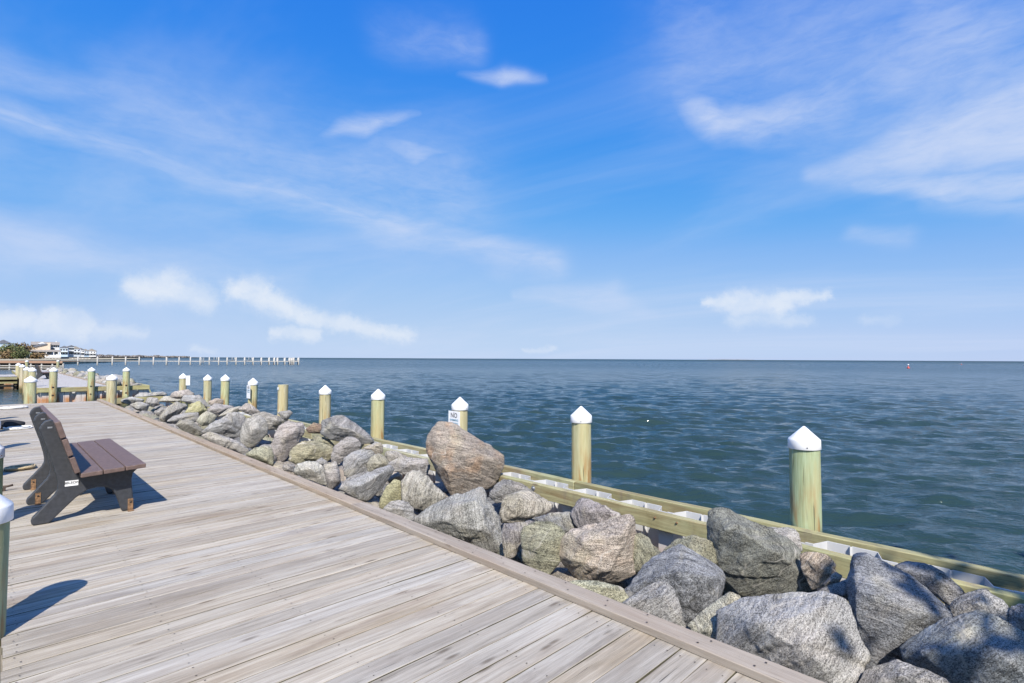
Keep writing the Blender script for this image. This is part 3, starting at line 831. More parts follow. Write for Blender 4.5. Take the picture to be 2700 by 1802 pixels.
# maker's plate on the near frame of the near bench
pts = [ony(x * .1913, 1100 + y * .1913, 6.348) for x, y in ((893, 885), (1078, 866), (1080, 940), (898, 958))]
cx = sum(p.x for p in pts) / 4; cz = sum(p.z for p in pts) / 4; wpl = (pts[1] - pts[0]).length; hpl = (pts[3] - pts[0]).length
pl = MB().box(-wpl / 2, wpl / 2, -.0022, 0, -hpl / 2, hpl / 2).build('maker_plate', M['sign'], bench)
ROT = Matrix.Rotation(-math.atan2(pts[1].z - pts[0].z, pts[1].x - pts[0].x) * .4, 4, 'Y')
pl.matrix_local = Matrix.Translation((cx - .29, -.0005, cz)) @ ROT
text('BELSON', hpl * .62, M['ink_black'], pl, Matrix.Translation((0, -.0028, hpl * .08)) @ Matrix.Rotation(math.pi / 2, 4, 'X'), bold=.0006, sx=1.05)
bench2.location = (2.05, 46.3, 0)
bench2['label'] = 'small dark bench far off on the boardwalk across the boat slip'

# ------------------------------------------------------------------ rope coils and bundle on the deck
def coil(loc, r0, r1, turns, rad, mat, label, layers=2, squash=.62, loose=.03):
    g = random.Random(int(loc[1] * 100))
    pts = []; n = int(turns * 22)
    for i in range(n):
        t = i / n; a = t * turns * 2 * math.pi
        layer = (t * layers) % 1.0
        r = r0 + (r1 - r0) * (layer if int(t * layers) % 2 == 0 else 1 - layer) + g.uniform(-loose, loose) * .4
        pts.append((r * math.cos(a), r * squash * math.sin(a), rad + int(t * layers) * rad * 1.7 + g.uniform(0, rad * .5)))
    e = MB().tube(pts, rad, 6).build('rope_coil', mat); e.location = loc; e.rotation_euler.z = .5
    return tag(e, label, 'rope', 'ropes on the near boardwalk')
coil((.31, 9.62, .004), .06, .17, 7, .011, M['rope_tan'], 'tan rope coiled flat on the boards beside the slip piling', squash=.9)
coil((.47, 20.9, .004), .12, .36, 5, .014, M['rope_white'], 'pale rope loosely coiled on the boards near the slip end', squash=.9, loose=.08)
coil((.42, 15.0, .004), .12, .24, 4, .012, M['rope_white'], 'white rope coil half under the black bundle', squash=.9, loose=.05)
def bundle():
    g = random.Random(3); vs = []; fs = []; n, m_ = 16, 9
    for i in range(m_):
        t = i / (m_ - 1); env = math.sin(math.pi * (.06 + .88 * t)) ** .5
        for j in range(n):
            a = 2 * math.pi * j / n
            rr = env * (1 + g.uniform(-.18, .18))
            vs.append((-.27 + .54 * t, .15 * rr * math.cos(a), max(.002, .075 + .085 * rr * math.sin(a))))
    for i in range(m_ - 1):
        fs += [(i * n + j, i * n + (j + 1) % n, (i + 1) * n + (j + 1) % n, (i + 1) * n + j) for j in range(n)]
    fs += [tuple(range(n))[::-1], tuple(range((m_ - 1) * n, m_ * n))]
    o = link('cloth_bundle', pydata(vs, fs, True), M['black_cloth']); o.location = (.27, 15.25, .004); o.rotation_euler.z = .25
    tag(o, 'black crumpled cloth bundle lying on the boards by the slip edge', 'bundle')
bundle()
e = empty('dock_cleat', (.12, 8.2, .003)); tag(e, 'dark metal cleat with rope end at the slip edge behind the bench', 'cleat')
MB().tube([(-.09, 0, .055), (-.04, 0, .045), (.04, 0, .045), (.09, 0, .055)], .012, 8).build('horn', M['nail'], e)
MB().box(-.03, .03, -.02, .02, 0, .04).build('base', M['nail'], e, bevel=.004)

# ------------------------------------------------------------------ boulders
def ico(level):
    bm = bmesh.new(); bmesh.ops.create_icosphere(bm, subdivisions=level, radius=1.0)
    V = np.array([v.co[:] for v in bm.verts]); T = np.array([[v.index for v in f.verts] for f in bm.faces]); bm.free()
    return V / np.linalg.norm(V, axis=1, keepdims=True), T
ICO = {l: ico(l) for l in (3, 4, 5, 6)}
def hull_planes(P):
    bm = bmesh.new()
    for p in P: bm.verts.new(p)
    bmesh.ops.convex_hull(bm, input=bm.verts)
    c = Vector((0, 0, 0)); pts = [v.co.copy() for v in bm.verts if v.link_faces]
    for q in pts: c += q
    c /= len(pts)
    N = []; D = []
    for f in bm.faces:
        n = f.normal.copy()
        if n.length < .5: continue
        d = (f.verts[0].co - c).dot(n)
        if d < 0: n = -n; d = -d
        if d > 1e-4: N.append(n[:]); D.append(d)
    bm.free()
    return np.array(N), np.array(D), np.array(c[:])
GREY, LIGHT, DARK, OLIVE, TAN, PINK, BLUE, YEL = (.30, .285, .27), (.385, .37, .35), (.19, .188, .185), (.285, .275, .19), (.375, .325, .265), (.36, .29, .25), (.255, .26, .275), (.40, .36, .22)
rock_n = [0]
def make_rock(P, size, tint, rust, level, label, group, sharp=260., rough=1.0, chips=4):
    rock_n[0] += 1
    seed = rock_n[0]; g = np.random.default_rng(seed + 100)
    N, D, c = hull_planes(P)
    dirs, T = ICO[level]
    # a few random chips break up the hull's corners
    cn = g.normal(size=(chips, 3)); cn[: chips // 2] = cn[: chips // 2] * .8 + np.array([-.5, -.5, .75]); cn /= np.linalg.norm(cn, axis=1, keepdims=True)
    pts = np.array(P) - c
    sup = (pts @ cn.T).max(0)
    N = np.vstack([N, cn]); D = np.concatenate([D, np.maximum(sup * g.uniform(.88, .97, chips), .25 * size)])
    if level >= 4:
        q0 = np.maximum(dirs @ N.T, 0) / D; X0 = dirs / q0.max(1, keepdims=True); arg = q0.argmax(1)
        pick = g.integers(0, len(dirs), 8)
        tilt = N[arg[pick]] + .45 * g.normal(size=(8, 3)); tilt /= np.linalg.norm(tilt, axis=1, keepdims=True)
        sp = (X0 @ tilt.T).max(0)                                      # trim a sliver off edges and corners
        N = np.vstack([N, tilt]); D = np.concatenate([D, sp * g.uniform(.93, .985, 8)])
    q = np.maximum(dirs @ N.T, 0) / D
    qm = q.max(1, keepdims=True)
    r = 1.0 / (qm[:, 0] * (((q / qm) ** sharp).sum(1)) ** (1 / sharp))
    # ledges where slabs have broken away
    for c_ in range(3 if level >= 4 else 0):
        n_ = g.normal(size=3); n_ /= np.linalg.norm(n_)
        n2 = np.cross(n_, g.normal(size=3)); n2 /= np.linalg.norm(n2)
        Xc = dirs * r[:, None]
        dd = Xc @ n_ - g.uniform(-.1, .30) * size + .05 * size * (vnoise(Xc / size * 4 + c_ * 9.1, seed) - .5)
        d2_ = Xc @ n2 - g.uniform(-.25, .1) * size
        r = r * (1 - g.uniform(.025, .075) * (.5 + .5 * np.tanh(dd / (.016 * size))) * (.5 + .5 * np.tanh(d2_ / (.03 * size))))
    X = dirs * r[:, None]
    # foliation: steps and grooves across one direction
    fd = g.normal(size=3); fd /= np.linalg.norm(fd)
    L = X @ fd
    P1 = X / size
    warp = fbm(P1 * 3 + seed, seed, 3)
    lay = vnoise(np.stack([L / size * 11 + warp * 3, 0 * L + seed, 0 * L], 1), seed) - .5
    lay = np.tanh(lay * 5) * .5
    disp = size * rough * (.022 * fbm(P1 * 2.6 + 3 * seed, seed, 4) + .032 * lay + .055 * np.abs(fbm(P1 * 5 + seed, seed + 5, 4)))
    if level >= 5: disp += size * rough * .030 * fbm(P1 * 22 + seed, seed + 9, 3)
    X = X * (1 + (disp / np.maximum(r, .05)))[:, None] + c
    base = np.array([X[:, 0].mean(), X[:, 1].mean(), X[:, 2].min()])
    me = npmesh(X - base, T); me.materials.append(M['rock'])
    o = link('boulder', me, None, None, tuple(base))
    v = g.uniform(.80, 1.02); mean = sum(tint) / 3; tint = [mean + (x - mean) * .8 for x in tint]
    o.color = (tint[0] * v, tint[1] * v, tint[2] * v, rust)
    return tag(o, label, 'boulder', group)
def zc_for(k):
    return float(np.interp(k, (1.7, 1.9, 2.5, 3.0, 3.3, 3.8, 4.4), (-.20, -.17, -.08, .02, .12, .28, .36)))
ZO = {'2': (300, 1000, .25532), '3': (700, 1080, .21277), '4': (1000, 1150, .25532), '5': (1500, 1300, .32022), '6': (2000, 1350, .29787), '7': (1300, 1300, .34043), 'a': (900, 1000, .25532), 's': (0, 0, 1)}
hero_boxes = []
def hero(zk, outline, tint, label, rust=.12, front=(), thick=.85, dz=0.0, level=None, rough=1.0, sharp=240.):
    ox, oy, s = ZO[zk]
    px = [(ox + x * s, oy + y * s) for x, y in outline]
    fr = [(ox + x * s, oy + y * s, d) for x, y, d in front]
    cx = (min(p[0] for p in px) + max(p[0] for p in px)) / 2; cy = (min(p[1] for p in px) + max(p[1] for p in px)) / 2
    d = ray(cx, cy)
    k_ = d.x / -d.z
    z = zc_for(k_) + dz
    C0 = onz(cx, cy, z)
    dh = d.normalized()
    def pt(x, y):
        r = ray(x, y); return CAM + r * ((C0 - CAM).dot(dh) / r.dot(dh))
    O = [pt(*p) for p in px]
    w = max((a - b).length for a in O for b in O)
    area = 0.5 * abs(sum(px[i][0] * px[(i + 1) % len(px)][1] - px[(i + 1) % len(px)][0] * px[i][1] for i in range(len(px))))
    mpp = (C0 - CAM).length / F / max(.6, fw.dot(dh)) 
    size = math.sqrt(area) * (C0 - CAM).length * fw.dot(dh) / F
    g = random.Random(rock_n[0] * 31 + 5)
    P = [o[:] for o in O]
    cen = sum(O, Vector()) / len(O)
    O = [cen + (o - cen) * 1.12 for o in O]
    P = [o[:] for o in O]
    sel = list(range(len(O))); g.shuffle(sel)
    for i_, o in enumerate(O):
        if not fr and i_ in sel[:3]:
            q = cen + (o - cen) * g.uniform(.25, .62) - dh * size * thick * g.uniform(.28, .46); P.append(q[:])
        if i_ in sel[-4:]:
            q = cen + (o - cen) * g.uniform(.66, .9) + dh * size * thick * g.uniform(.35, .5); P.append(q[:])
    for x, y, dd in fr:
        q = pt(x, y); q = CAM + (q - CAM) * (1 - dd * size / (q - CAM).length); P.append(q[:])
    wpx = max(p[0] for p in px) - min(p[0] for p in px)
    if level is None: level = 6 if wpx > 190 else (5 if wpx > 75 else 4 if wpx > 24 else 3)
    hero_boxes.append((C0[:], size))
    return make_rock(P, size, tint, rust, level, label, 'boulders of the near riprap', rough=rough, sharp=sharp)

# nearest, bottom right
hero('6', [(860, 410), (940, 385), (1250, 540), (1480, 700), (1700, 900), (1680, 960), (1300, 1190), (1080, 1320), (930, 1440), (880, 1100), (800, 640)], BLUE, 'large dappled blue-grey wedge boulder, its pointed corner towards the sea wall', front=((860, 720, .42), (1400, 900, .35), (1080, 760, .45)), rough=.8)
hero('s', [(1903, 1623), (1945, 1582), (2050, 1568), (2167, 1566), (2220, 1576), (2247, 1627), (2268, 1722), (2272, 1790), (2230, 1850), (2080, 1840), (1930, 1750), (1900, 1690)], LIGHT, 'big pale granite block right against the curb, half in shadow', front=((1995, 1645, .38), (2125, 1625, .40), (2160, 1750, .42)), rough=.55)
hero('6', [(900, 1510), (960, 1420), (1240, 1310), (1400, 1370), (1690, 1500), (1720, 1640), (1300, 1700), (900, 1640)], GREY, 'low grey boulder cut by the bottom edge, between pale block and dark slab', front=((1250, 1450, .4),), rough=.6)
hero('6', [(1290, 1190), (1500, 1040), (1700, 940), (1850, 880), (2000, 880), (2250, 1060), (2450, 1150), (2500, 1640), (1800, 1640), (1500, 1420), (1300, 1290)], (.235, .255, .265), 'huge dark banded slab filling the bottom right corner', front=((1800, 1050, .35), (2200, 1300, .4), (1500, 1250, .3)), rough=.7, thick=.6)
hero('6', [(1690, 850), (1780, 760), (1880, 700), (2000, 680), (2150, 770), (2210, 900), (2225, 1060), (2100, 1000), (1720, 940)], LIGHT, 'light peaked boulder above the dark banded slab', front=((1950, 800, .35),))
hero('6', [(1210, 500), (1330, 450), (1530, 480), (1660, 560), (1800, 700), (1815, 740), (1680, 830), (1550, 720)], BLUE, 'blue-grey boulder with sun flecks, behind the dappled wedge', front=((1550, 580, .3),))
hero('6', [(2215, 870), (2290, 830), (2450, 830), (2500, 1000), (2420, 1130), (2250, 1080)], GREY, 'small grey boulder at the right edge below the inner timber')
hero('6', [(350, 380), (430, 350), (600, 380), (680, 470), (665, 580), (560, 660), (470, 690), (400, 560)], (.46, .37, .27), 'speckled peach boulder tucked behind the dark overhanging boulder', rust=.35, front=((560, 500, .35),))
hero('6', [(560, 640), (680, 530), (745, 575), (715, 620), (590, 670)], TAN, 'little wedge of tan stone beside the speckled peach boulder')
hero('6', [(60, 145), (290, 135), (360, 190), (385, 340), (300, 350), (150, 260)], LIGHT, 'pale grey boulder touching the inner timber under the nearest piling', dz=-.02)
hero('6', [(480, 740), (560, 690), (800, 590), (840, 700), (830, 760), (740, 800), (560, 790)], GREY, 'flat grey boulder wedged between the pale block and the dappled wedge', dz=-.03)
hero('5', [(1145, 270), (1160, 170), (1200, 130), (1270, 128), (1400, 190), (1620, 290), (1830, 430), (1930, 620), (2025, 800), (1800, 840), (1560, 865), (1400, 830), (1260, 690), (1180, 450)], (.235, .235, .195), 'great dark olive boulder overhanging its neighbours in front of the nearest piling', front=((1420, 330, .42), (1450, 690, .20), (1890, 640, .25), (1700, 480, .42), (1250, 300, .3)), rough=.7, rust=.05)
hero('5', [(870, 460), (940, 430), (1040, 480), (1230, 650), (1255, 720), (1160, 950), (970, 1085), (880, 960), (600, 960), (480, 890), (470, 790), (620, 610), (760, 540)], BLUE, 'large blue-grey pyramid-shaped boulder left of the dark overhanging one', front=((860, 640, .45), (1180, 700, .35), (960, 880, .30), (640, 760, .25)), rough=.75, rust=.0)
hero('5', [(715, 570), (800, 450), (900, 385), (1010, 355), (1160, 410), (1200, 560), (1150, 660), (900, 600)], OLIVE, 'yellowish boulder peeking up behind the blue-grey pyramid')
hero('5', [(440, 925), (640, 800), (720, 745), (800, 740), (850, 800), (900, 920), (960, 1130), (900, 1180), (700, 1090)], LIGHT, 'light grey triangular boulder against the curb before the pyramid', front=((790, 850, .35),), rough=.7)
hero('5', [(980, 1090), (1150, 950), (1320, 820), (1410, 870), (1290, 960), (1255, 1100), (1240, 1260), (1090, 1190)], (.40, .38, .29), 'narrow sunlit slab leaning between the pyramid and the pale block', thick=1.0)
hero('7', [(545, 360), (580, 320), (720, 260), (960, 190), (1090, 145), (1112, 180), (1110, 320), (1085, 600), (1000, 650), (860, 700), (700, 670), (560, 590), (515, 520)], (.42, .35, .28), 'broad pinkish boulder with a split underside, left of the pyramid', rust=.4, front=((700, 380, .42), (1000, 330, .42), (900, 610, .40), (600, 520, .35)), rough=.6)
hero('7', [(1085, 330), (1140, 310), (1210, 360), (1265, 470), (1235, 580), (1080, 630)], OLIVE, 'olive boulder joined to the sea side of the pinkish one', dz=-.03)
hero('7', [(570, 700), (660, 685), (800, 690), (990, 730), (1035, 800), (1035, 850), (950, 880), (700, 770)], (.39, .385, .26), 'mossy yellow-green boulder lying low along the curb', dz=-.03)
hero('7', [(205, 330), (240, 270), (330, 230), (480, 240), (550, 320), (520, 500), (450, 600), (390, 640), (220, 540)], (.34, .33, .22), 'upright green-yellow boulder left of the pinkish one', front=((360, 400, .40),))
hero('7', [(600, 140), (680, 40), (760, 60), (960, 160), (1005, 195), (880, 270), (690, 300), (640, 250)], (.335, .30, .295), 'mauve-grey boulder leaning on the inner timber behind the pinkish one', front=((720, 130, .35),))
hero('7', [(330, 200), (450, 150), (600, 150), (660, 260), (600, 330), (500, 300), (380, 240)], BLUE, 'bluish small boulder between mauve-grey and green-yellow boulders', dz=-.05)
hero('4', [(1230, 800), (1300, 620), (1450, 570), (1590, 590), (1700, 650), (1790, 700), (1780, 770), (1640, 830), (1400, 900), (1260, 890)], (.44, .395, .325), 'pale sand-coloured boulder below the big bolt on the inner timber', front=((1450, 650, .35), (1400, 820, .35)))
hero('4', [(1150, 560), (1210, 500), (1290, 455), (1440, 490), (1590, 580), (1450, 640), (1300, 640), (1190, 700), (1130, 640)], GREY, 'grey boulder under the tall rusty one, beside the inner timber', dz=-.04)
hero('4', [(390, 880), (470, 800), (640, 690), (850, 610), (1060, 520), (1090, 590), (1220, 790), (1290, 980), (1320, 1230), (1250, 1270), (1000, 1150), (600, 1000)], (.345, .335, .305), 'massive streaked grey boulder by the curb below the tall rusty one', front=((850, 720, .45), (1000, 640, .35), (700, 880, .38), (1150, 1000, .38)), rough=.9)
hero('4', [(1270, 890), (1420, 880), (1640, 860), (1560, 940), (1470, 1000), (1460, 1150), (1390, 1250), (1300, 1260), (1290, 1050)], (.29, .26, .25), 'dusky brown boulder tucked between streaked grey and green-yellow boulders', dz=-.03)
hero('a', [(930, 600), (970, 510), (1050, 468), (1160, 475), (1240, 530), (1330, 575), (1500, 690), (1640, 790), (1680, 900), (1670, 960), (1620, 1040), (1480, 1120), (1180, 1205), (1130, 1110), (1010, 940), (900, 780)], (.39, .325, .265), 'tallest boulder, rust-stained face, propped upright before the NO sign', rust=.9, front=((1100, 960, .30), (1245, 865, .34), (1620, 840, .26), (1000, 650, .22), (1300, 720, .34)), dz=.02, rough=.6, thick=.75)
hero('a', [(480, 880), (540, 850), (620, 810), (880, 830), (912, 900), (880, 1020), (780, 1000), (560, 960)], (.32, .30, .29), 'grey boulder in the shade left of the tall rusty one', front=((750, 880, .3),))
hero('a', [(625, 1060), (690, 980), (800, 950), (910, 1040), (1090, 1220), (1000, 1290), (880, 1370), (700, 1300), (635, 1240)], (.40, .37, .31), 'sandy grey boulder below the shaded gap of the tall rusty one', front=((820, 1080, .38), (850, 1240, .3)))
hero('a', [(375, 1310), (460, 1130), (545, 1030), (625, 1070), (632, 1260), (520, 1300), (420, 1360)], (.375, .345, .18), 'yellow-green upright slab beside the split in the curb', front=((540, 1150, .3),))
hero('a', [(430, 1340), (530, 1260), (620, 1255), (690, 1280), (740, 1340), (775, 1470), (700, 1490), (560, 1430)], LIGHT, 'light grey rounded boulder just behind the split in the curb', front=((610, 1340, .35),))
hero('3', [(905, 980), (960, 920), (1200, 830), (1400, 740), (1540, 700), (1590, 760), (1500, 880), (1380, 1040), (1240, 1140), (1100, 1090)], (.30, .295, .29), 'dark-veined grey boulder left of the yellow-green slab, along the curb', front=((1200, 940, .4), (1420, 800, .35)))
hero('3', [(975, 600), (1010, 560), (1200, 490), (1310, 510), (1370, 575), (1270, 660), (1250, 780), (1050, 840), (980, 800)], (.34, .335, .335), 'smooth mid-grey boulder in the middle of the bank', front=((1150, 620, .35),))
hero('3', [(830, 560), (850, 480), (940, 380), (1060, 310), (1160, 390), (1190, 480), (1010, 570), (900, 660), (830, 660)], (.34, .31, .29), 'pinkish-grey boulder above the smooth mid-grey one', front=((1000, 420, .35),))
hero('3', [(690, 300), (715, 130), (830, 85), (960, 90), (1000, 130), (1120, 180), (1250, 290), (1310, 360), (1365, 410), (1200, 430), (1000, 400), (850, 400)], (.27, .265, .265), 'big dark hump boulder against the wale, left of an orange-stained piling', front=((850, 200, .35), (1050, 250, .35)), rough=.9)
hero('3', [(250, 590), (330, 500), (450, 405), (600, 395), (750, 440), (845, 500), (840, 570), (760, 630), (580, 680), (400, 690), (260, 640)], YEL, 'broad yellow-topped boulder at the foot of the pinkish tall one', front=((600, 470, .38), (500, 600, .3)))
hero('3', [(590, 410), (640, 320), (790, 370), (855, 440), (840, 490), (700, 450)], OLIVE, 'small olive boulder behind the yellow-topped one')
hero('3', [(75, 560), (110, 370), (180, 220), (290, 145), (420, 140), (505, 160), (512, 230), (480, 330), (380, 450), (250, 610), (180, 655), (90, 610)], (.41, .36, .33), 'tall pinkish speckled boulder standing on end', front=((250, 350, .35), (380, 230, .35)), rough=.7)
hero('3', [(505, 240), (600, 170), (720, 180), (700, 300), (540, 290)], (.27, .18, .13), 'rusty brown boulder at the foot of a piling, beside the hump boulder', rust=.6)
hero('3', [(335, 780), (400, 690), (520, 650), (640, 665), (720, 720), (760, 820), (780, 960), (600, 900), (450, 830)], (.36, .345, .30), 'rounded grey boulder with pale crust along the curb', front=((560, 740, .38),))
hero('3', [(720, 690), (880, 655), (920, 790), (935, 910), (820, 1000), (770, 960), (745, 800)], (.345, .315, .29), 'narrow upright boulder next to the pale-crusted one')
hero('3', [(1255, 680), (1300, 610), (1400, 545), (1520, 620), (1535, 690), (1400, 750), (1265, 800)], (.36, .33, .25), 'many-coloured fractured boulder in the middle of the bank', rust=.5)
hero('3', [(1185, 480), (1300, 440), (1420, 415), (1458, 460), (1450, 530), (1370, 570)], TAN, 'tan boulder below the inner timber, right of the hump boulder')
hero('3', [(1470, 560), (1500, 515), (1620, 520), (1780, 600), (1620, 690), (1530, 670)], (.40, .36, .31), 'crumbly sand-coloured boulder under the inner timber')
hero('3', [(590, 660), (690, 600), (770, 650), (750, 700), (620, 690)], GREY, 'small grey stone before the yellow-topped boulder')
hero('3', [(930, 920), (1040, 840), (1250, 770), (1310, 800), (1120, 890), (960, 950)], GREY, 'narrow grey stone between smooth and dark-veined boulders', dz=-.04)
hero('3', [(210, 720), (240, 670), (350, 690), (340, 780), (230, 760)], GREY, 'small shaded stone tucked behind the curb under the pinkish tall boulder')
# further along the bank
hero('2', [(1305, 690), (1315, 560), (1350, 430), (1480, 388), (1555, 420), (1592, 540), (1530, 610), (1440, 715), (1370, 725)], (.40, .375, .335), 'white-speckled egg-shaped boulder, left of the pinkish tall one', front=((1440, 520, .38),), rough=.7)
hero('2', [(900, 560), (1000, 470), (1180, 370), (1270, 358), (1350, 415), (1325, 560), (1310, 610), (1180, 600), (1050, 580)], (.33, .32, .31), 'layered grey boulder with dark undercut, left of the egg-shaped one', front=((1150, 450, .35),))
hero('2', [(1400, 370), (1550, 330), (1770, 420), (1765, 440), (1700, 510), (1590, 515)], (.355, .33, .295), 'streaky boulder behind the egg-shaped one')
hero('2', [(1690, 345), (1820, 322), (1848, 350), (1790, 435), (1740, 410)], (.33, .31, .29), 'small pointed boulder at the foot of the bare-topped piling')
hero('2', [(895, 590), (1000, 545), (1120, 600), (1310, 650), (1415, 745), (1350, 790), (1100, 700)], (.41, .375, .33), 'long pale slab lying along the curb before the layered boulder')
hero('2', [(1365, 780), (1480, 710), (1600, 688), (1655, 790), (1650, 900), (1500, 850)], (.36, .345, .23), 'mottled olive boulder by the curb, right of the long pale slab')
hero('2', [(635, 480), (690, 415), (800, 430), (920, 520), (935, 550), (870, 580), (740, 535)], (.35, .325, .27), 'low brownish boulder by the curb, left of the long pale slab')
hero('2', [(735, 355), (800, 260), (880, 232), (915, 262), (965, 330), (880, 380)], (.43, .40, .19), 'brightest yellow boulder in the bank, opposite a piling')
hero('2', [(855, 430), (900, 370), (960, 330), (1065, 380), (1010, 460), (920, 480)], (.37, .35, .26), 'yellow-grey boulder below the brightest yellow one')
hero('2', [(465, 405), (560, 290), (640, 238), (765, 270), (700, 345), (590, 400), (530, 440)], (.345, .33, .31), 'sloping grey boulder by the curb, left of the brightest yellow one')
hero('2', [(535, 440), (620, 380), (740, 355), (860, 350), (875, 435), (700, 430), (630, 460)], GREY, 'low grey boulder under the brightest yellow one')
hero('2', [(580, 180), (620, 130), (760, 108), (835, 155), (770, 205), (640, 200)], (.345, .30, .27), 'reddish-grey boulder at the foot of the corner piling')
hero('2', [(695, 225), (740, 170), (880, 168), (935, 220), (1005, 300), (900, 270), (800, 260)], (.32, .31, .30), 'slanting grey boulder between the corner piling and the brightest yellow one')
hero('2', [(975, 300), (1040, 248), (1255, 280), (1190, 340), (1080, 390), (975, 370)], (.34, .31, .295), 'flat mauve boulder beyond the narrow sign piling')
hero('2', [(1055, 395), (1180, 310), (1300, 280), (1320, 320), (1200, 370)], (.36, .335, .28), 'tan streaked boulder below the flat mauve one')
hero('2', [(1285, 315), (1360, 248), (1405, 260), (1420, 320), (1525, 345), (1420, 370)], (.38, .335, .30), 'pinkish slab at the foot of the narrow sign piling')
hero('2', [(215, 185), (270, 150), (500, 133), (565, 160), (450, 190), (330, 210)], (.37, .36, .34), 'long grey slab at the slip corner of the bank')
hero('2', [(445, 235), (520, 172), (690, 198), (700, 235), (560, 240)], (.38, .35, .29), 'pale boulder with dark seam near the slip corner')
hero('2', [(325, 245), (350, 190), (450, 198), (475, 265), (400, 290)], (.36, .34, .32), 'square grey stone near the slip corner by the curb')
hero('2', [(155, 265), (260, 228), (365, 262), (335, 330), (240, 320)], (.36, .345, .32), 'grey stone against the curb, below the square one')
hero('2', [(55, 222), (170, 183), (325, 215), (285, 250), (140, 258)], (.34, .33, .31), 'last grey stone against the curb at the slip end')
hero('2', [(965, 235), (1060, 198), (1125, 212), (1125, 262), (1000, 275)], (.33, .27, .22), 'small reddish stone between two far pilings on the bulkhead')
hero('2', [(405, 350), (490, 290), (570, 300), (490, 400)], GREY, 'small grey stone by the curb before the sloping boulder')
# low boulders in the gaps
def random_rock(c, s, tint, label, group, level=4):
    P = []
    ax = (rng.uniform(.8, 1.25), rng.uniform(.8, 1.25), rng.uniform(.55, .85))
    for i in range(14):
        v = Vector((rng.gauss(0, 1), rng.gauss(0, 1), rng.gauss(0, 1))).normalized()
        P.append((c[0] + v.x * s * ax[0], c[1] + v.y * s * ax[1], c[2] + v.z * s * ax[2]))
    return make_rock(P, s * 1.7, tint, rng.uniform(0, .3), level, label, group, chips=4)
CNAME = {GREY: 'grey', DARK: 'dark', OLIVE: 'olive', TAN: 'tan', LIGHT: 'pale'}
ORD = ('first', 'second', 'third', 'fourth', 'fifth', 'sixth', 'seventh', 'eighth', 'ninth', 'tenth')
yy = -2.6
while yy < 23.6:
    for X in (3.05, 3.6, 4.15, 4.62):
        s = rng.uniform(.27, .36)
        x = min(X + rng.uniform(-.1, .1), 4.82 - s * 1.1)
        x = max(x, BX0 + s * 1.1 + .02)
        t = rng.choice((GREY, DARK, OLIVE, GREY, TAN))
        front_out = yy < -.3
        zz = -.47 + (X > 4.3) * .06 + (.12 if front_out else 0)
        near_p = min(range(len(sea_pos)), key=lambda i_: abs(sea_pos[i_][1] - yy)); dy_ = yy - sea_pos[near_p][1]
        lab = 'low %s boulder %s, %s the %s sea-side piling' % (CNAME[t], {3.05: 'beside the curb', 3.6: 'on the curb half', 4.15: 'on the sea half', 4.62: 'under the inner timber'}[X],
            'short of' if dy_ < -.35 else 'past' if dy_ > .35 else 'level with', ORD[near_p])
        random_rock((x, yy + rng.uniform(-.15, .15), zz), s, t, lab, 'low boulders in the gaps of the near bank', 4)
    yy += .62
# the bank beyond the slip
yy = 34.9
while yy < 80:
    for X in (4.75, 5.2, 5.6):
        s = rng.uniform(.30, .48); tt = rng.choice((LIGHT, TAN, GREY, LIGHT, OLIVE))
        random_rock((X + rng.uniform(-.12, .12), yy + rng.uniform(-.25, .25), -.28 + rng.uniform(0, .22) + (s - .3)), s,  tt, '%s boulder of the bank across the slip, %s, %s stretch' % (CNAME[tt], {4.75: 'next to its boardwalk', 5.2: 'mid-bank', 5.6: 'on the seaward edge'}[X], 'nearest' if yy < 42 else 'second' if yy < 50 else 'third' if yy < 60 else 'farthest'), 'boulders of the bank across the slip', 3)
    yy += .95

# ------------------------------------------------------------------ boardwalk across the slip
def wide_planks():
    """deck too far off to tell its boards apart: the material draws the joints"""
    mt, k, b = material('far_deck_boards')
    tc = k.n.new('ShaderNodeTexCoord').outputs['Object']
    y_ = k.node('ShaderNodeSeparateXYZ', Vector=tc).outputs[1]
    fr = k.math('FRACT', k.math('DIVIDE', y_, .1435))
    j = k.maprange(k.math('ABSOLUTE', k.math('SUBTRACT', fr, .5)), .455, .48, 0, 1)
    bid = k.math('FLOOR', k.math('DIVIDE', y_, .1435))
    rn = k.node('ShaderNodeTexWhiteNoise', dict(noise_dimensions='1D'), W=bid).outputs['Value']
    n = k.noise(k.mapping(tc, (1.2, 30, 1)), 1, 4)
    c = k.mix(k.math('ADD', k.math('MULTIPLY', n, .6), k.math('MULTIPLY', rn, .4)), (.30, .275, .25), (.49, .46, .43))
    c = k.mix(j, c, (.05, .045, .04))
    k.set(b.inputs['Base Color'], c); b.inputs['Roughness'].default_value = .8
    return mt
M['fardeck'] = wide_planks()
d2 = empty('boardwalk', (1.62, 33.75, 0)); tag(d2, kind='structure')
MB().box(0, 2.84, .10, 44, -.05, 0).build('deck_boards', M['fardeck'], d2)
MB().box(2.68, 2.83, .10, 44, .003, .043).build('curb_board', M['curb'], d2, bevel=.004, seg=1)
MB().box(-.06, -.005, .10, 44, -.26, -.01).build('fascia_board', M['wale'], d2)
b2 = empty('bulkhead', (1.58, 33.72, 0)); tag(b2, 'yellow-green wale over white vinyl sheets, facing across the boat slip', 'bulkhead')
MB().box(0, 4.46, -.05, .05, -.22, -.006).build('wale', M['walex'], b2, bevel=.006, seg=1)
sm2 = sheet_mesh(PER, -2.0, -.10, .20)
for i in range(7):
    o = link('sheet_pile', sm2, None, b2, (.02 + i * PER, .30, 0)); o.rotation_euler.z = -math.pi / 2
    o.location = (.02 + i * PER, .29, 0)
MB().box(4.36, 4.46, .05, 45, -.22, .0).build('wale', M['wale'], b2, bevel=.006, seg=1)
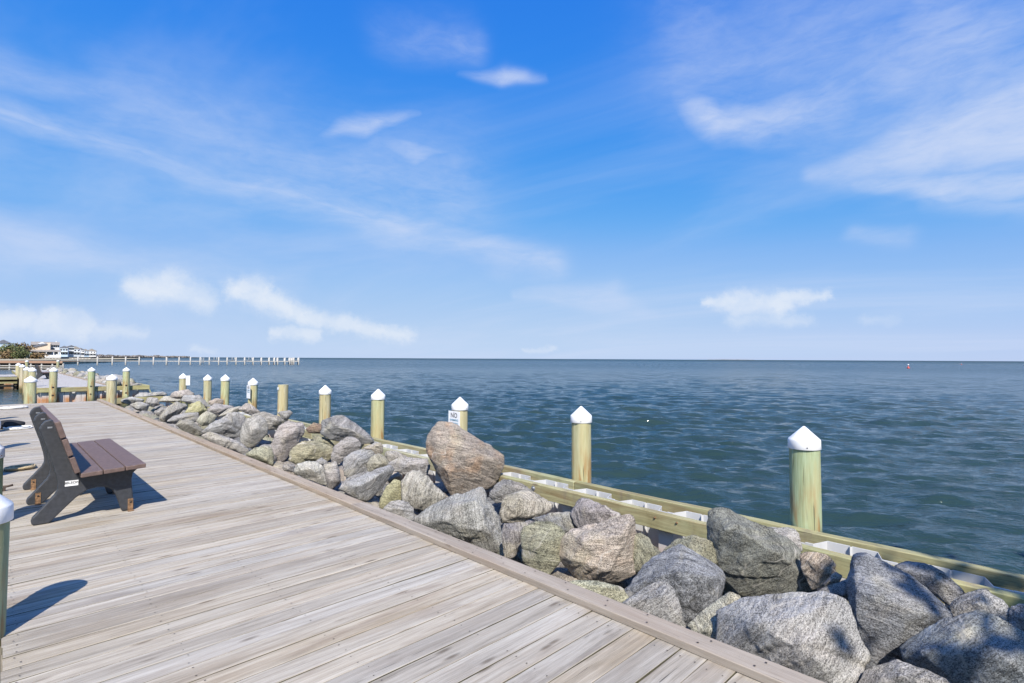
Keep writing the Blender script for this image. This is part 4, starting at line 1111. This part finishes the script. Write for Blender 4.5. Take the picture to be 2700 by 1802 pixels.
MB().prism([(4.40, -.20), (4.47, -.20), (4.62, -.55), (4.55, -.55)], -.04, .04).build('brace', M['walex'], b2)
smy = sheet_mesh(PER, -2.0, -.05, .18)
for i in range(30):
    link('sheet_pile', smy, None, b2, (4.17, .2 + i * PER, 0))
# the dock that crosses the head of the slip
cd = empty('cross_dock', (-14, 54.0, 0)); tag(cd, 'pale timber dock crossing the head of the boat slip', 'dock')
MB().box(0, 15.4, 0, 6, -.06, .0).build('deck_boards', M['fardeck'], cd)
MB().box(0, 15.4, -.06, -.002, -.22, -.04).build('upper_stringer', M['walex'], cd)
MB().box(0, 15.4, -.05, -.002, -.52, -.38).build('lower_stringer', M['walex'], cd)
MB().box(0, 15.4, .25, .30, -1.5, -.06).build('gap_shade_sheet', M['bay_shade'], cd)  # dark sheet stands in for shade in the gap between stringers
for i in range(12):
    MB().box(.4 + i * 1.3, .9 + i * 1.3, .16, .2, -1.4, -.40).build('sheet_pile', M['vinyl'], cd)
for i in range(7): MB().tube([(1 + i * 2.2, .1, -1.6), (1 + i * 2.2, .1, -.06)], .12, 10).build('pile', M['white_pile'], cd)

# ------------------------------------------------------------------ brown timber pier behind, with open bays
P0 = atdepth(-60, 950, 100); P1 = atdepth(166, 950, 100)
pr = empty('timber_pier', (P0.x, P0.y, 0), -YAW); tag(pr, 'long reddish-brown timber pier with open bays behind the far boulder bank', 'pier')
Lp = (P1 - P0).length
MB().box(0, Lp, 0, 4, .50, .62).build('deck', M['brownwood'], pr)
MB().box(0, Lp, -.10, -.005, .22, .66).build('fascia_board', M['brownwood'], pr)
MB().box(0, Lp, .3, .35, -1.1, .2).build('shade_backing', M['bay_shade'], pr)  # dark sheet in place of the shade within the open bays
for i in range(9): MB().box(i * Lp / 8 - .12, i * Lp / 8 + .12, .02, .26, -1.4, .21).build('pile', M['white_pile'], pr)
for z in (-.35, -.75): MB().box(0, Lp, -.06, .0, z, z + .14).build('rail', M['white_pile'], pr)

# ------------------------------------------------------------------ long pier of white piles out in the bay
XS = [265, 445, 583, 706, 832, 963, 1083, 1200, 1305, 1395, 1480, 1567, 1645, 1728, 1808, 1886, 1963, 2035, 2083, 2113, 2180, 2225, 2245, 2262, 2307]
pa = onz(130 + .2851 * XS[0], 962.8, WATER_Z); pb = onz(130 + .2851 * XS[-1], 962.0, WATER_Z)
ax_ = (pb - pa); ax_.z = 0
lp = empty('pile_pier', (pa.x, pa.y, 0)); tag(lp, 'long narrow pier on bleached white piles reaching out across the bay', 'pier')
nrm = Vector((-ax_.y, ax_.x, 0)).normalized()
if nrm.y < 0: nrm = -nrm
def pier_pt(x):
    d = ray(130 + .2851 * x, 955); d = Vector((d.x, d.y, 0)); a = Vector((pa.x, pa.y, 0))
    t = (a.cross(ax_)).z / (d.cross(ax_)).z
    return d * t - a
for i, x in enumerate(XS):
    q = pier_pt(x)
    MB().lathe([(.21, -3.0), (.20, 1.42), (.05, 1.55)], 9, (q.x, q.y)).build('pile', M['white_pile'], lp)
    if i >= 6:
        q2 = q + nrm * 2.2
        MB().lathe([(.19, -3.0), (.18, 1.36)], 9, (q2.x, q2.y)).build('pile', M['white_pile'], lp)
mb = MB(); q0 = pier_pt(XS[0] - 160); q1 = pier_pt(XS[-1])
def strip(a, b_, z0, z1, wd):
    d = (b_ - a).normalized(); n_ = Vector((-d.y, d.x, 0)) * wd
    vs = [(*(p_ + s_ * n_)[:2], z) for p_ in (a, b_) for s_ in (0, 1) for z in (z0, z1)]
    return MB().add(vs, [(0, 1, 3, 2), (4, 6, 7, 5), (0, 4, 5, 1), (2, 3, 7, 6), (0, 2, 6, 4), (1, 5, 7, 3)])
strip(q0, pier_pt(1083), .10, .30, .4).build('walkway', M['white_pile'], lp)
strip(pier_pt(1083), q1, .04, .26, 1.9).build('walkway', M['white_pile'], lp)
def frame_lift(x0, x1):
    a, b_ = pier_pt(x0), pier_pt(x1)
    mb = MB()
    for q in (a, b_): mb.tube([(q.x, q.y, .3), (q.x, q.y, 1.45)], .07, 6)
    mb.tube([(a.x, a.y, .42), (b_.x, b_.y, .42)], .07, 6).tube([(a.x - 1.5, a.y, .55), (b_.x, b_.y, .45)], .05, 6)
    mb.build('boat_lift', M['white_pile'], lp)
for a, b_ in ((1523, 1548), (1690, 1712), (1845, 1872), (2250, 2300)): frame_lift(a, b_)
mb = MB(); a, b_ = pier_pt(1408), pier_pt(1428)
for q in (a, b_): mb.tube([(q.x, q.y, -.9), (q.x, q.y, 1.35)], .05, 6)
for z in (-.3, .1, .5, .9): mb.tube([(a.x, a.y, z), (b_.x, b_.y, z)], .04, 6)
mb.build('ladder', M['white_pile'], lp)

# ------------------------------------------------------------------ shore with houses and trees
def local(x, y, D):
    """Empty on the shore, local x across the view, z up"""
    p = atdepth(x, y, D); return p
land = MB().prism([(-400, 150), (-60, 120), (10, 205), (40, 300), (70, 420), (95, 600), (-400, 900)], WATER_Z - 1, .35, 'z')
tag(land.build('shore', M['land']), kind='structure')
sea_wall = empty('sea_wall', (0, 0, 0)); tag(sea_wall, 'low stone and timber sea wall in front of the cream house', 'wall')
for i, (xa, xb) in enumerate(((-40, 40), (40, 90), (90, 128), (128, 146))):
    a = atdepth(xa, 948, 225 - i * 2); b_ = atdepth(xb, 948, 225 - i * 2)
    strip(a, b_, -1.4, .55 - .1 * i, .8).build('wall_section', M['wall_cream'], sea_wall)
def window(parent, x0, x1, z0, z1, y=-.03):
    w = MB().box(x0, x1, y, y + .05, z0, z1).build('window', M['glass'], parent)
    MB().box(x0 - .12, x1 + .12, y - .03, y + .02, z1, z1 + .14).box(x0 - .12, x1 + .12, y - .03, y + .02, z0 - .14, z0).build('frame', M['trim'], w)
    return w
def big_house():
    D = 245.0; px = D / F
    base = atdepth(120, 941, D); az_ = math.atan2(base.x, base.y); ct = math.cos(az_ - YAW)
    e = empty('beach_house', (base.x, base.y, base.z), -az_)
    tag(e, 'large cream and white house with gabled roofs and a porch on the shore', 'house')
    X = lambda x: (x * .1106 - 120) * px * ct        # x in the enlarged view
    Z = lambda y: (941 - (890 + y * .1106)) * px
    MB().box(X(735), X(1415), 4, 12, Z(470), Z(172)).build('wall', M['wall_white'], e)
    rf = MB().prism([(3.2, Z(176)), (8, Z(98)), (12.8, Z(176))], X(718), X(1425), 'x').build('roof', M['roof'], e)
    MB().box(X(1320), X(1350), 8, 9, Z(120), Z(85)).build('chimney', M['trim'], rf)
    # front gable wing in cream
    MB().prism([(X(760), Z(330)), (X(760), Z(262)), (X(1130), Z(128)), (X(1195), Z(128)), (X(1195), Z(330))], 1.0, 4.0).build('wing_wall', M['wall_cream'], e)
    MB().prism([(X(700), Z(262)), (X(720), Z(238)), (X(985), Z(150)), (X(1115), Z(150)), (X(1100), Z(172))], .6, 4.2).build('wing_roof', M['roof_dark'], e)
    MB().prism([(X(880), Z(160)), (X(990), Z(104)), (X(1095), Z(160))], 2.6, 4.6).build('dormer', M['wall_white'], e)
    MB().prism([(-2.2, Z(345)), (-2.2, Z(338)), (1.1, Z(296)), (1.1, Z(345))], X(715), X(1455), 'x').build('porch_roof', M['roof'], e)
    for x in (722, 905, 1100, 1280, 1440): MB().box(X(x) - .12, X(x) + .12, -2.0, -1.76, Z(470), Z(345)).build('porch_post', M['trim'], e)
    MB().box(X(715), X(1450), -2.1, 1.0, Z(480), Z(420)).build('porch_base', M['wall_white'], e)
    for x in (1235, 1290, 1340, 1400): window(e, X(x - 14), X(x + 14), Z(232), Z(186), 3.94)
    window(e, X(1215), X(1300), Z(292), Z(250), 3.94)
    for x in (800, 1000, 1180, 1330): window(e, X(x - 50), X(x + 50), Z(392), Z(352), .95)
big_house()
def small_house(x, y, D, w, h, mat, roof, label, turn=0.0):
    p = atdepth(x, y, D); az_ = math.atan2(p.x, p.y); w *= .85 * math.cos(az_ - YAW)
    e = empty('shore_house', (p.x, p.y, p.z), -az_ + turn * .5); tag(e, label, 'house', 'houses along the far shore')
    MB().box(-w / 2, w / 2, 0, 7, -1, h).build('wall', mat, e)
    MB().prism([(-w / 2 - .4, h), (0, h + w * .32), (w / 2 + .4, h)], -.4, 7.4).build('roof', roof, e)
    n = 3
    for fl in range(2):
        for i in range(n):
            xx = -w / 2 + w * (i + .5) / n
            window(e, xx - .5, xx + .5, h * (.12 + .48 * fl), h * (.36 + .48 * fl))
    MB().box(-w / 2, w / 2, -1.6, -.1, h * .46, h * .50).build('deck', M['trim'], e)
SH = [(168, 937, 330, 6.0, 4.6, 'wall_blue', 'roof_dark', 'pale blue shore house just right of the cream house'), (177, 937, 345, 6.2, 4.6, 'wall_white', 'roof', 'white shore house with brown roof, second right of the cream house'),
      (187, 937, 340, 4.2, 5.6, 'wall_grey', 'roof_dark', 'narrow tall grey shore house with dark roof'), (198, 937, 380, 9.0, 4.6, 'wall_grey', 'roof', 'wide grey shore house with brown roof'),
      (212, 937.5, 400, 7.0, 4.2, 'wall_white', 'roof_dark', 'white shore house with slate roof behind the flagpole'), (225, 938, 420, 6.5, 3.8, 'wall_blue', 'roof', 'pale blue shore house with brown roof beyond the flagpole'),
      (241, 938, 460, 9.5, 3.9, 'wall_white', 'roof', 'white shore house farthest out on the point'), (8, 938, 260, 9, 6.0, 'wall_blue', 'roof_dark', 'blue-grey house among trees at the left edge')]
for s_ in SH: small_house(s_[0], s_[1], s_[2], s_[3], s_[4], M[s_[5]], M[s_[6]], s_[7], rng.uniform(-.2, .2))
fp = atdepth(211, 940, 300); e = empty('flagpole', fp); tag(e, 'thin flagpole with a small dark flag over the shore houses', 'flagpole')
MB().tube([(0, 0, -1), (0, 0, 4.2)], .05, 6).build('pole', M['trim'], e)
MB().box(-.55, .05, -.02, .02, 3.5, 4.05).build('flag', M['cloth_flag'], e)
# bulkhead and small docks in front of the shore houses
sd_ = empty('shore_dock', atdepth(120, 946, 262), -YAW); tag(sd_, 'low pale dock with dark bays below the shore houses', 'dock')
pxm = 262 / F
MB().box(0, 24 * pxm * 5, 0, 3, .1, .45).build('deck', M['white_pile'], sd_)
for i in range(14): MB().box(i * 1.65, i * 1.65 + .35, -.1, .2, -1.6, .1).build('pile', M['white_pile'], sd_)
MB().box(0, 22.4, .4, .5, -1.6, .1).build('shade_backing', M['bay_shade'], sd_)  # dark sheet put in as the shade behind the piles

def tree(name, base, h, w, label, leafm, seed, n=420, trunk=.16, leaf=.5, group='trees on the shore', low=.25, branches=7):
    g = random.Random(seed); e = empty(name, base); tag(e, label, 'tree', group)
    mb = MB(); tops = []
    lean = (g.uniform(-.1, .1) * h, g.uniform(-.1, .1) * h)
    mb.tube([(0, 0, -.3), (lean[0] * .4, lean[1] * .4, h * .4), (lean[0], lean[1], h * .85)], [trunk, trunk * .75, trunk * .25], 8)
    for i in range(branches):
        a = g.uniform(0, 6.28); z0 = h * g.uniform(low, .7); r = w * .5 * g.uniform(.5, .95)
        t = (r * math.cos(a), r * math.sin(a), z0 + h * g.uniform(.1, .3)); tops.append(t)
        mb.tube([(lean[0] * z0 / h, lean[1] * z0 / h, z0), (t[0] * .6, t[1] * .6, (z0 + t[2]) / 2 + .1), t], [trunk * .45, trunk * .3, trunk * .12], 6)
    tops += [(lean[0], lean[1], h * .9), (lean[0] * .7, lean[1] * .7, h * .65)]
    mb.build('trunk', M['bark'], e)
    vs = []; fs = []
    for i in range(n):
        t = g.choice(tops); s_ = w * .20
        c = Vector((t[0] + g.gauss(0, s_), t[1] + g.gauss(0, s_), max(h * low * .6, t[2] + g.gauss(0, s_ * .7))))
        a = Vector((g.gauss(0, 1), g.gauss(0, 1), g.gauss(0, 1))).normalized(); b_ = a.orthogonal().normalized()
        L = leaf * g.uniform(.6, 1.3); k0 = len(vs)
        vs += [(c - a * L)[:], (c + b_ * L * .45)[:], (c + a * L)[:], (c - b_ * L * .45)[:]]; fs.append((k0, k0 + 1, k0 + 2, k0 + 3))
    link('crown', pydata(vs, fs), leafm, e)
    return e
TR = [(12, 936, 250, 5.2, 5.0, 'dark evergreen at the left edge before the blue-grey house', 'leaf'), (30, 937, 235, 6.0, 5.5, 'jagged dark evergreen with spiky top, left of the cream house', 'leaf'),
      (50, 938, 232, 5.2, 5.0, 'green bushy tree between spiky evergreen and brown tree', 'leaf'), (68, 938, 236, 6.6, 4.8, 'brown-green tree standing against the cream house', 'leaf_warm'),
      (20, 943, 215, 2.6, 5.5, 'low brown bush at the left below the evergreens', 'leaf_warm'), (46, 944, 212, 3.0, 5.0, 'low dark green bush at the sea wall', 'leaf'), (98, 941, 236, 2.0, 4.0, 'small shrub before the porch of the cream house', 'leaf_warm')]
for i, (x, y, D, h, w, lab, lm) in enumerate(TR):
    p = atdepth(x, y, D); tree('shore_tree', (p.x, p.y, min(p.z, .35) - .1), h, w, lab, M[lm], 40 + i, leaf=.55, n=500)
# far low shore with bare woods
def far_shore():
    vs = []; fs = []; g = random.Random(5)
    xs = np.linspace(150, 520, 150)
    for i, x in enumerate(xs):
        D = 700 + 900 * (i / 149)
        for y_ in (944, 939.5):
            p = atdepth(x, y_, D)
        p = atdepth(x, 940, D)
        vs += [(p.x, p.y, WATER_Z - .5), (p.x, p.y, .6), (p.x + 60, p.y + 130, .8)]
    for i in range(149):
        a = i * 3; fs += [(a, a + 3, a + 4, a + 1), (a + 1, a + 4, a + 5, a + 2)]
    tag(link('far_shore', pydata(vs, fs), M['land']), kind='structure')
    vs = []; fs = []
    for i in range(2600):
        x = g.uniform(240, 500); t = (x - 150) / 370; D = 700 + 900 * t + g.uniform(8, 90)
        p = atdepth(x, 940, D)
        hh = (4.2 if x < 300 else 3.0 if x < 420 else 1.8) * (.55 + .6 * vnoise(np.array([[x * .09, 1.0, 0]]), 2)[0]) * D / 800
        z = .4 + g.uniform(0, 1) * hh * .9
        L = g.uniform(.8, 1.7) * D / 900
        a = Vector((g.gauss(0, 1), g.gauss(0, 1), g.gauss(0, .7))).normalized(); b_ = a.orthogonal().normalized(); c = Vector((p.x, p.y, z)); k0 = len(vs)
        vs += [(c - a * L)[:], (c + b_ * L)[:], (c + a * L)[:], (c - b_ * L)[:]]; fs.append((k0, k0 + 1, k0 + 2, k0 + 3))
    o = link('treeline', pydata(vs, fs), M['far_wood']); tag(o, 'grey-brown bare woods along the far low shore', 'woods', kind='stuff')
far_shore()
# low islands on the horizon
def islet():
    vs = []; fs = []
    for i in range(40):
        p = atdepth(1865 + i * 3.2, 948, 5200); hh = 2.2 + 2 * math.sin(i / 39 * math.pi)
        vs += [(p.x, p.y, -1.5), (p.x, p.y, hh * (.6 + .4 * rng.random()))]
    for i in range(39): a = i * 2; fs.append((a, a + 2, a + 3, a + 1))
    tag(link('far_shore', pydata(vs, fs), M['far_wood']), kind='structure')
islet()
# buoys
for (x, y, s_, lab) in ((2395, 972, 1.0, 'small red can buoy floating out on the open water'), (2535, 962.5, .8, 'smaller distant reddish buoy near the horizon')):
    p = onz(x, y, WATER_Z); e = empty('channel_buoy', p); tag(e, lab, 'buoy', 'buoys on the bay')
    MB().lathe([(.10 * s_, -.4), (.38 * s_, -.1), (.40 * s_, .35 * s_), (.12 * s_, .55 * s_), (.10 * s_, 1.0 * s_), (.02, 1.05 * s_)], 14).build('float', M['red_buoy'], e)
    MB().lathe([(.22 * s_, 1.0 * s_), (.22 * s_, 1.3 * s_), (.05, 1.36 * s_)], 12).build('topmark', M['sign'], e)

# ------------------------------------------------------------------ unseen tree added behind the view to cast dappled shade on the last boulders
def added_shade_tree():
    e = tree('added_shade_tree', (1.6, -6.55, -.06), 5.5, 4.4, 'leafy tree added out of view behind to shade the last boulders', M['leaf'], 77, n=13000, trunk=.17, leaf=.15, group=None, low=.5, branches=18)
    return e
added_shade_tree()
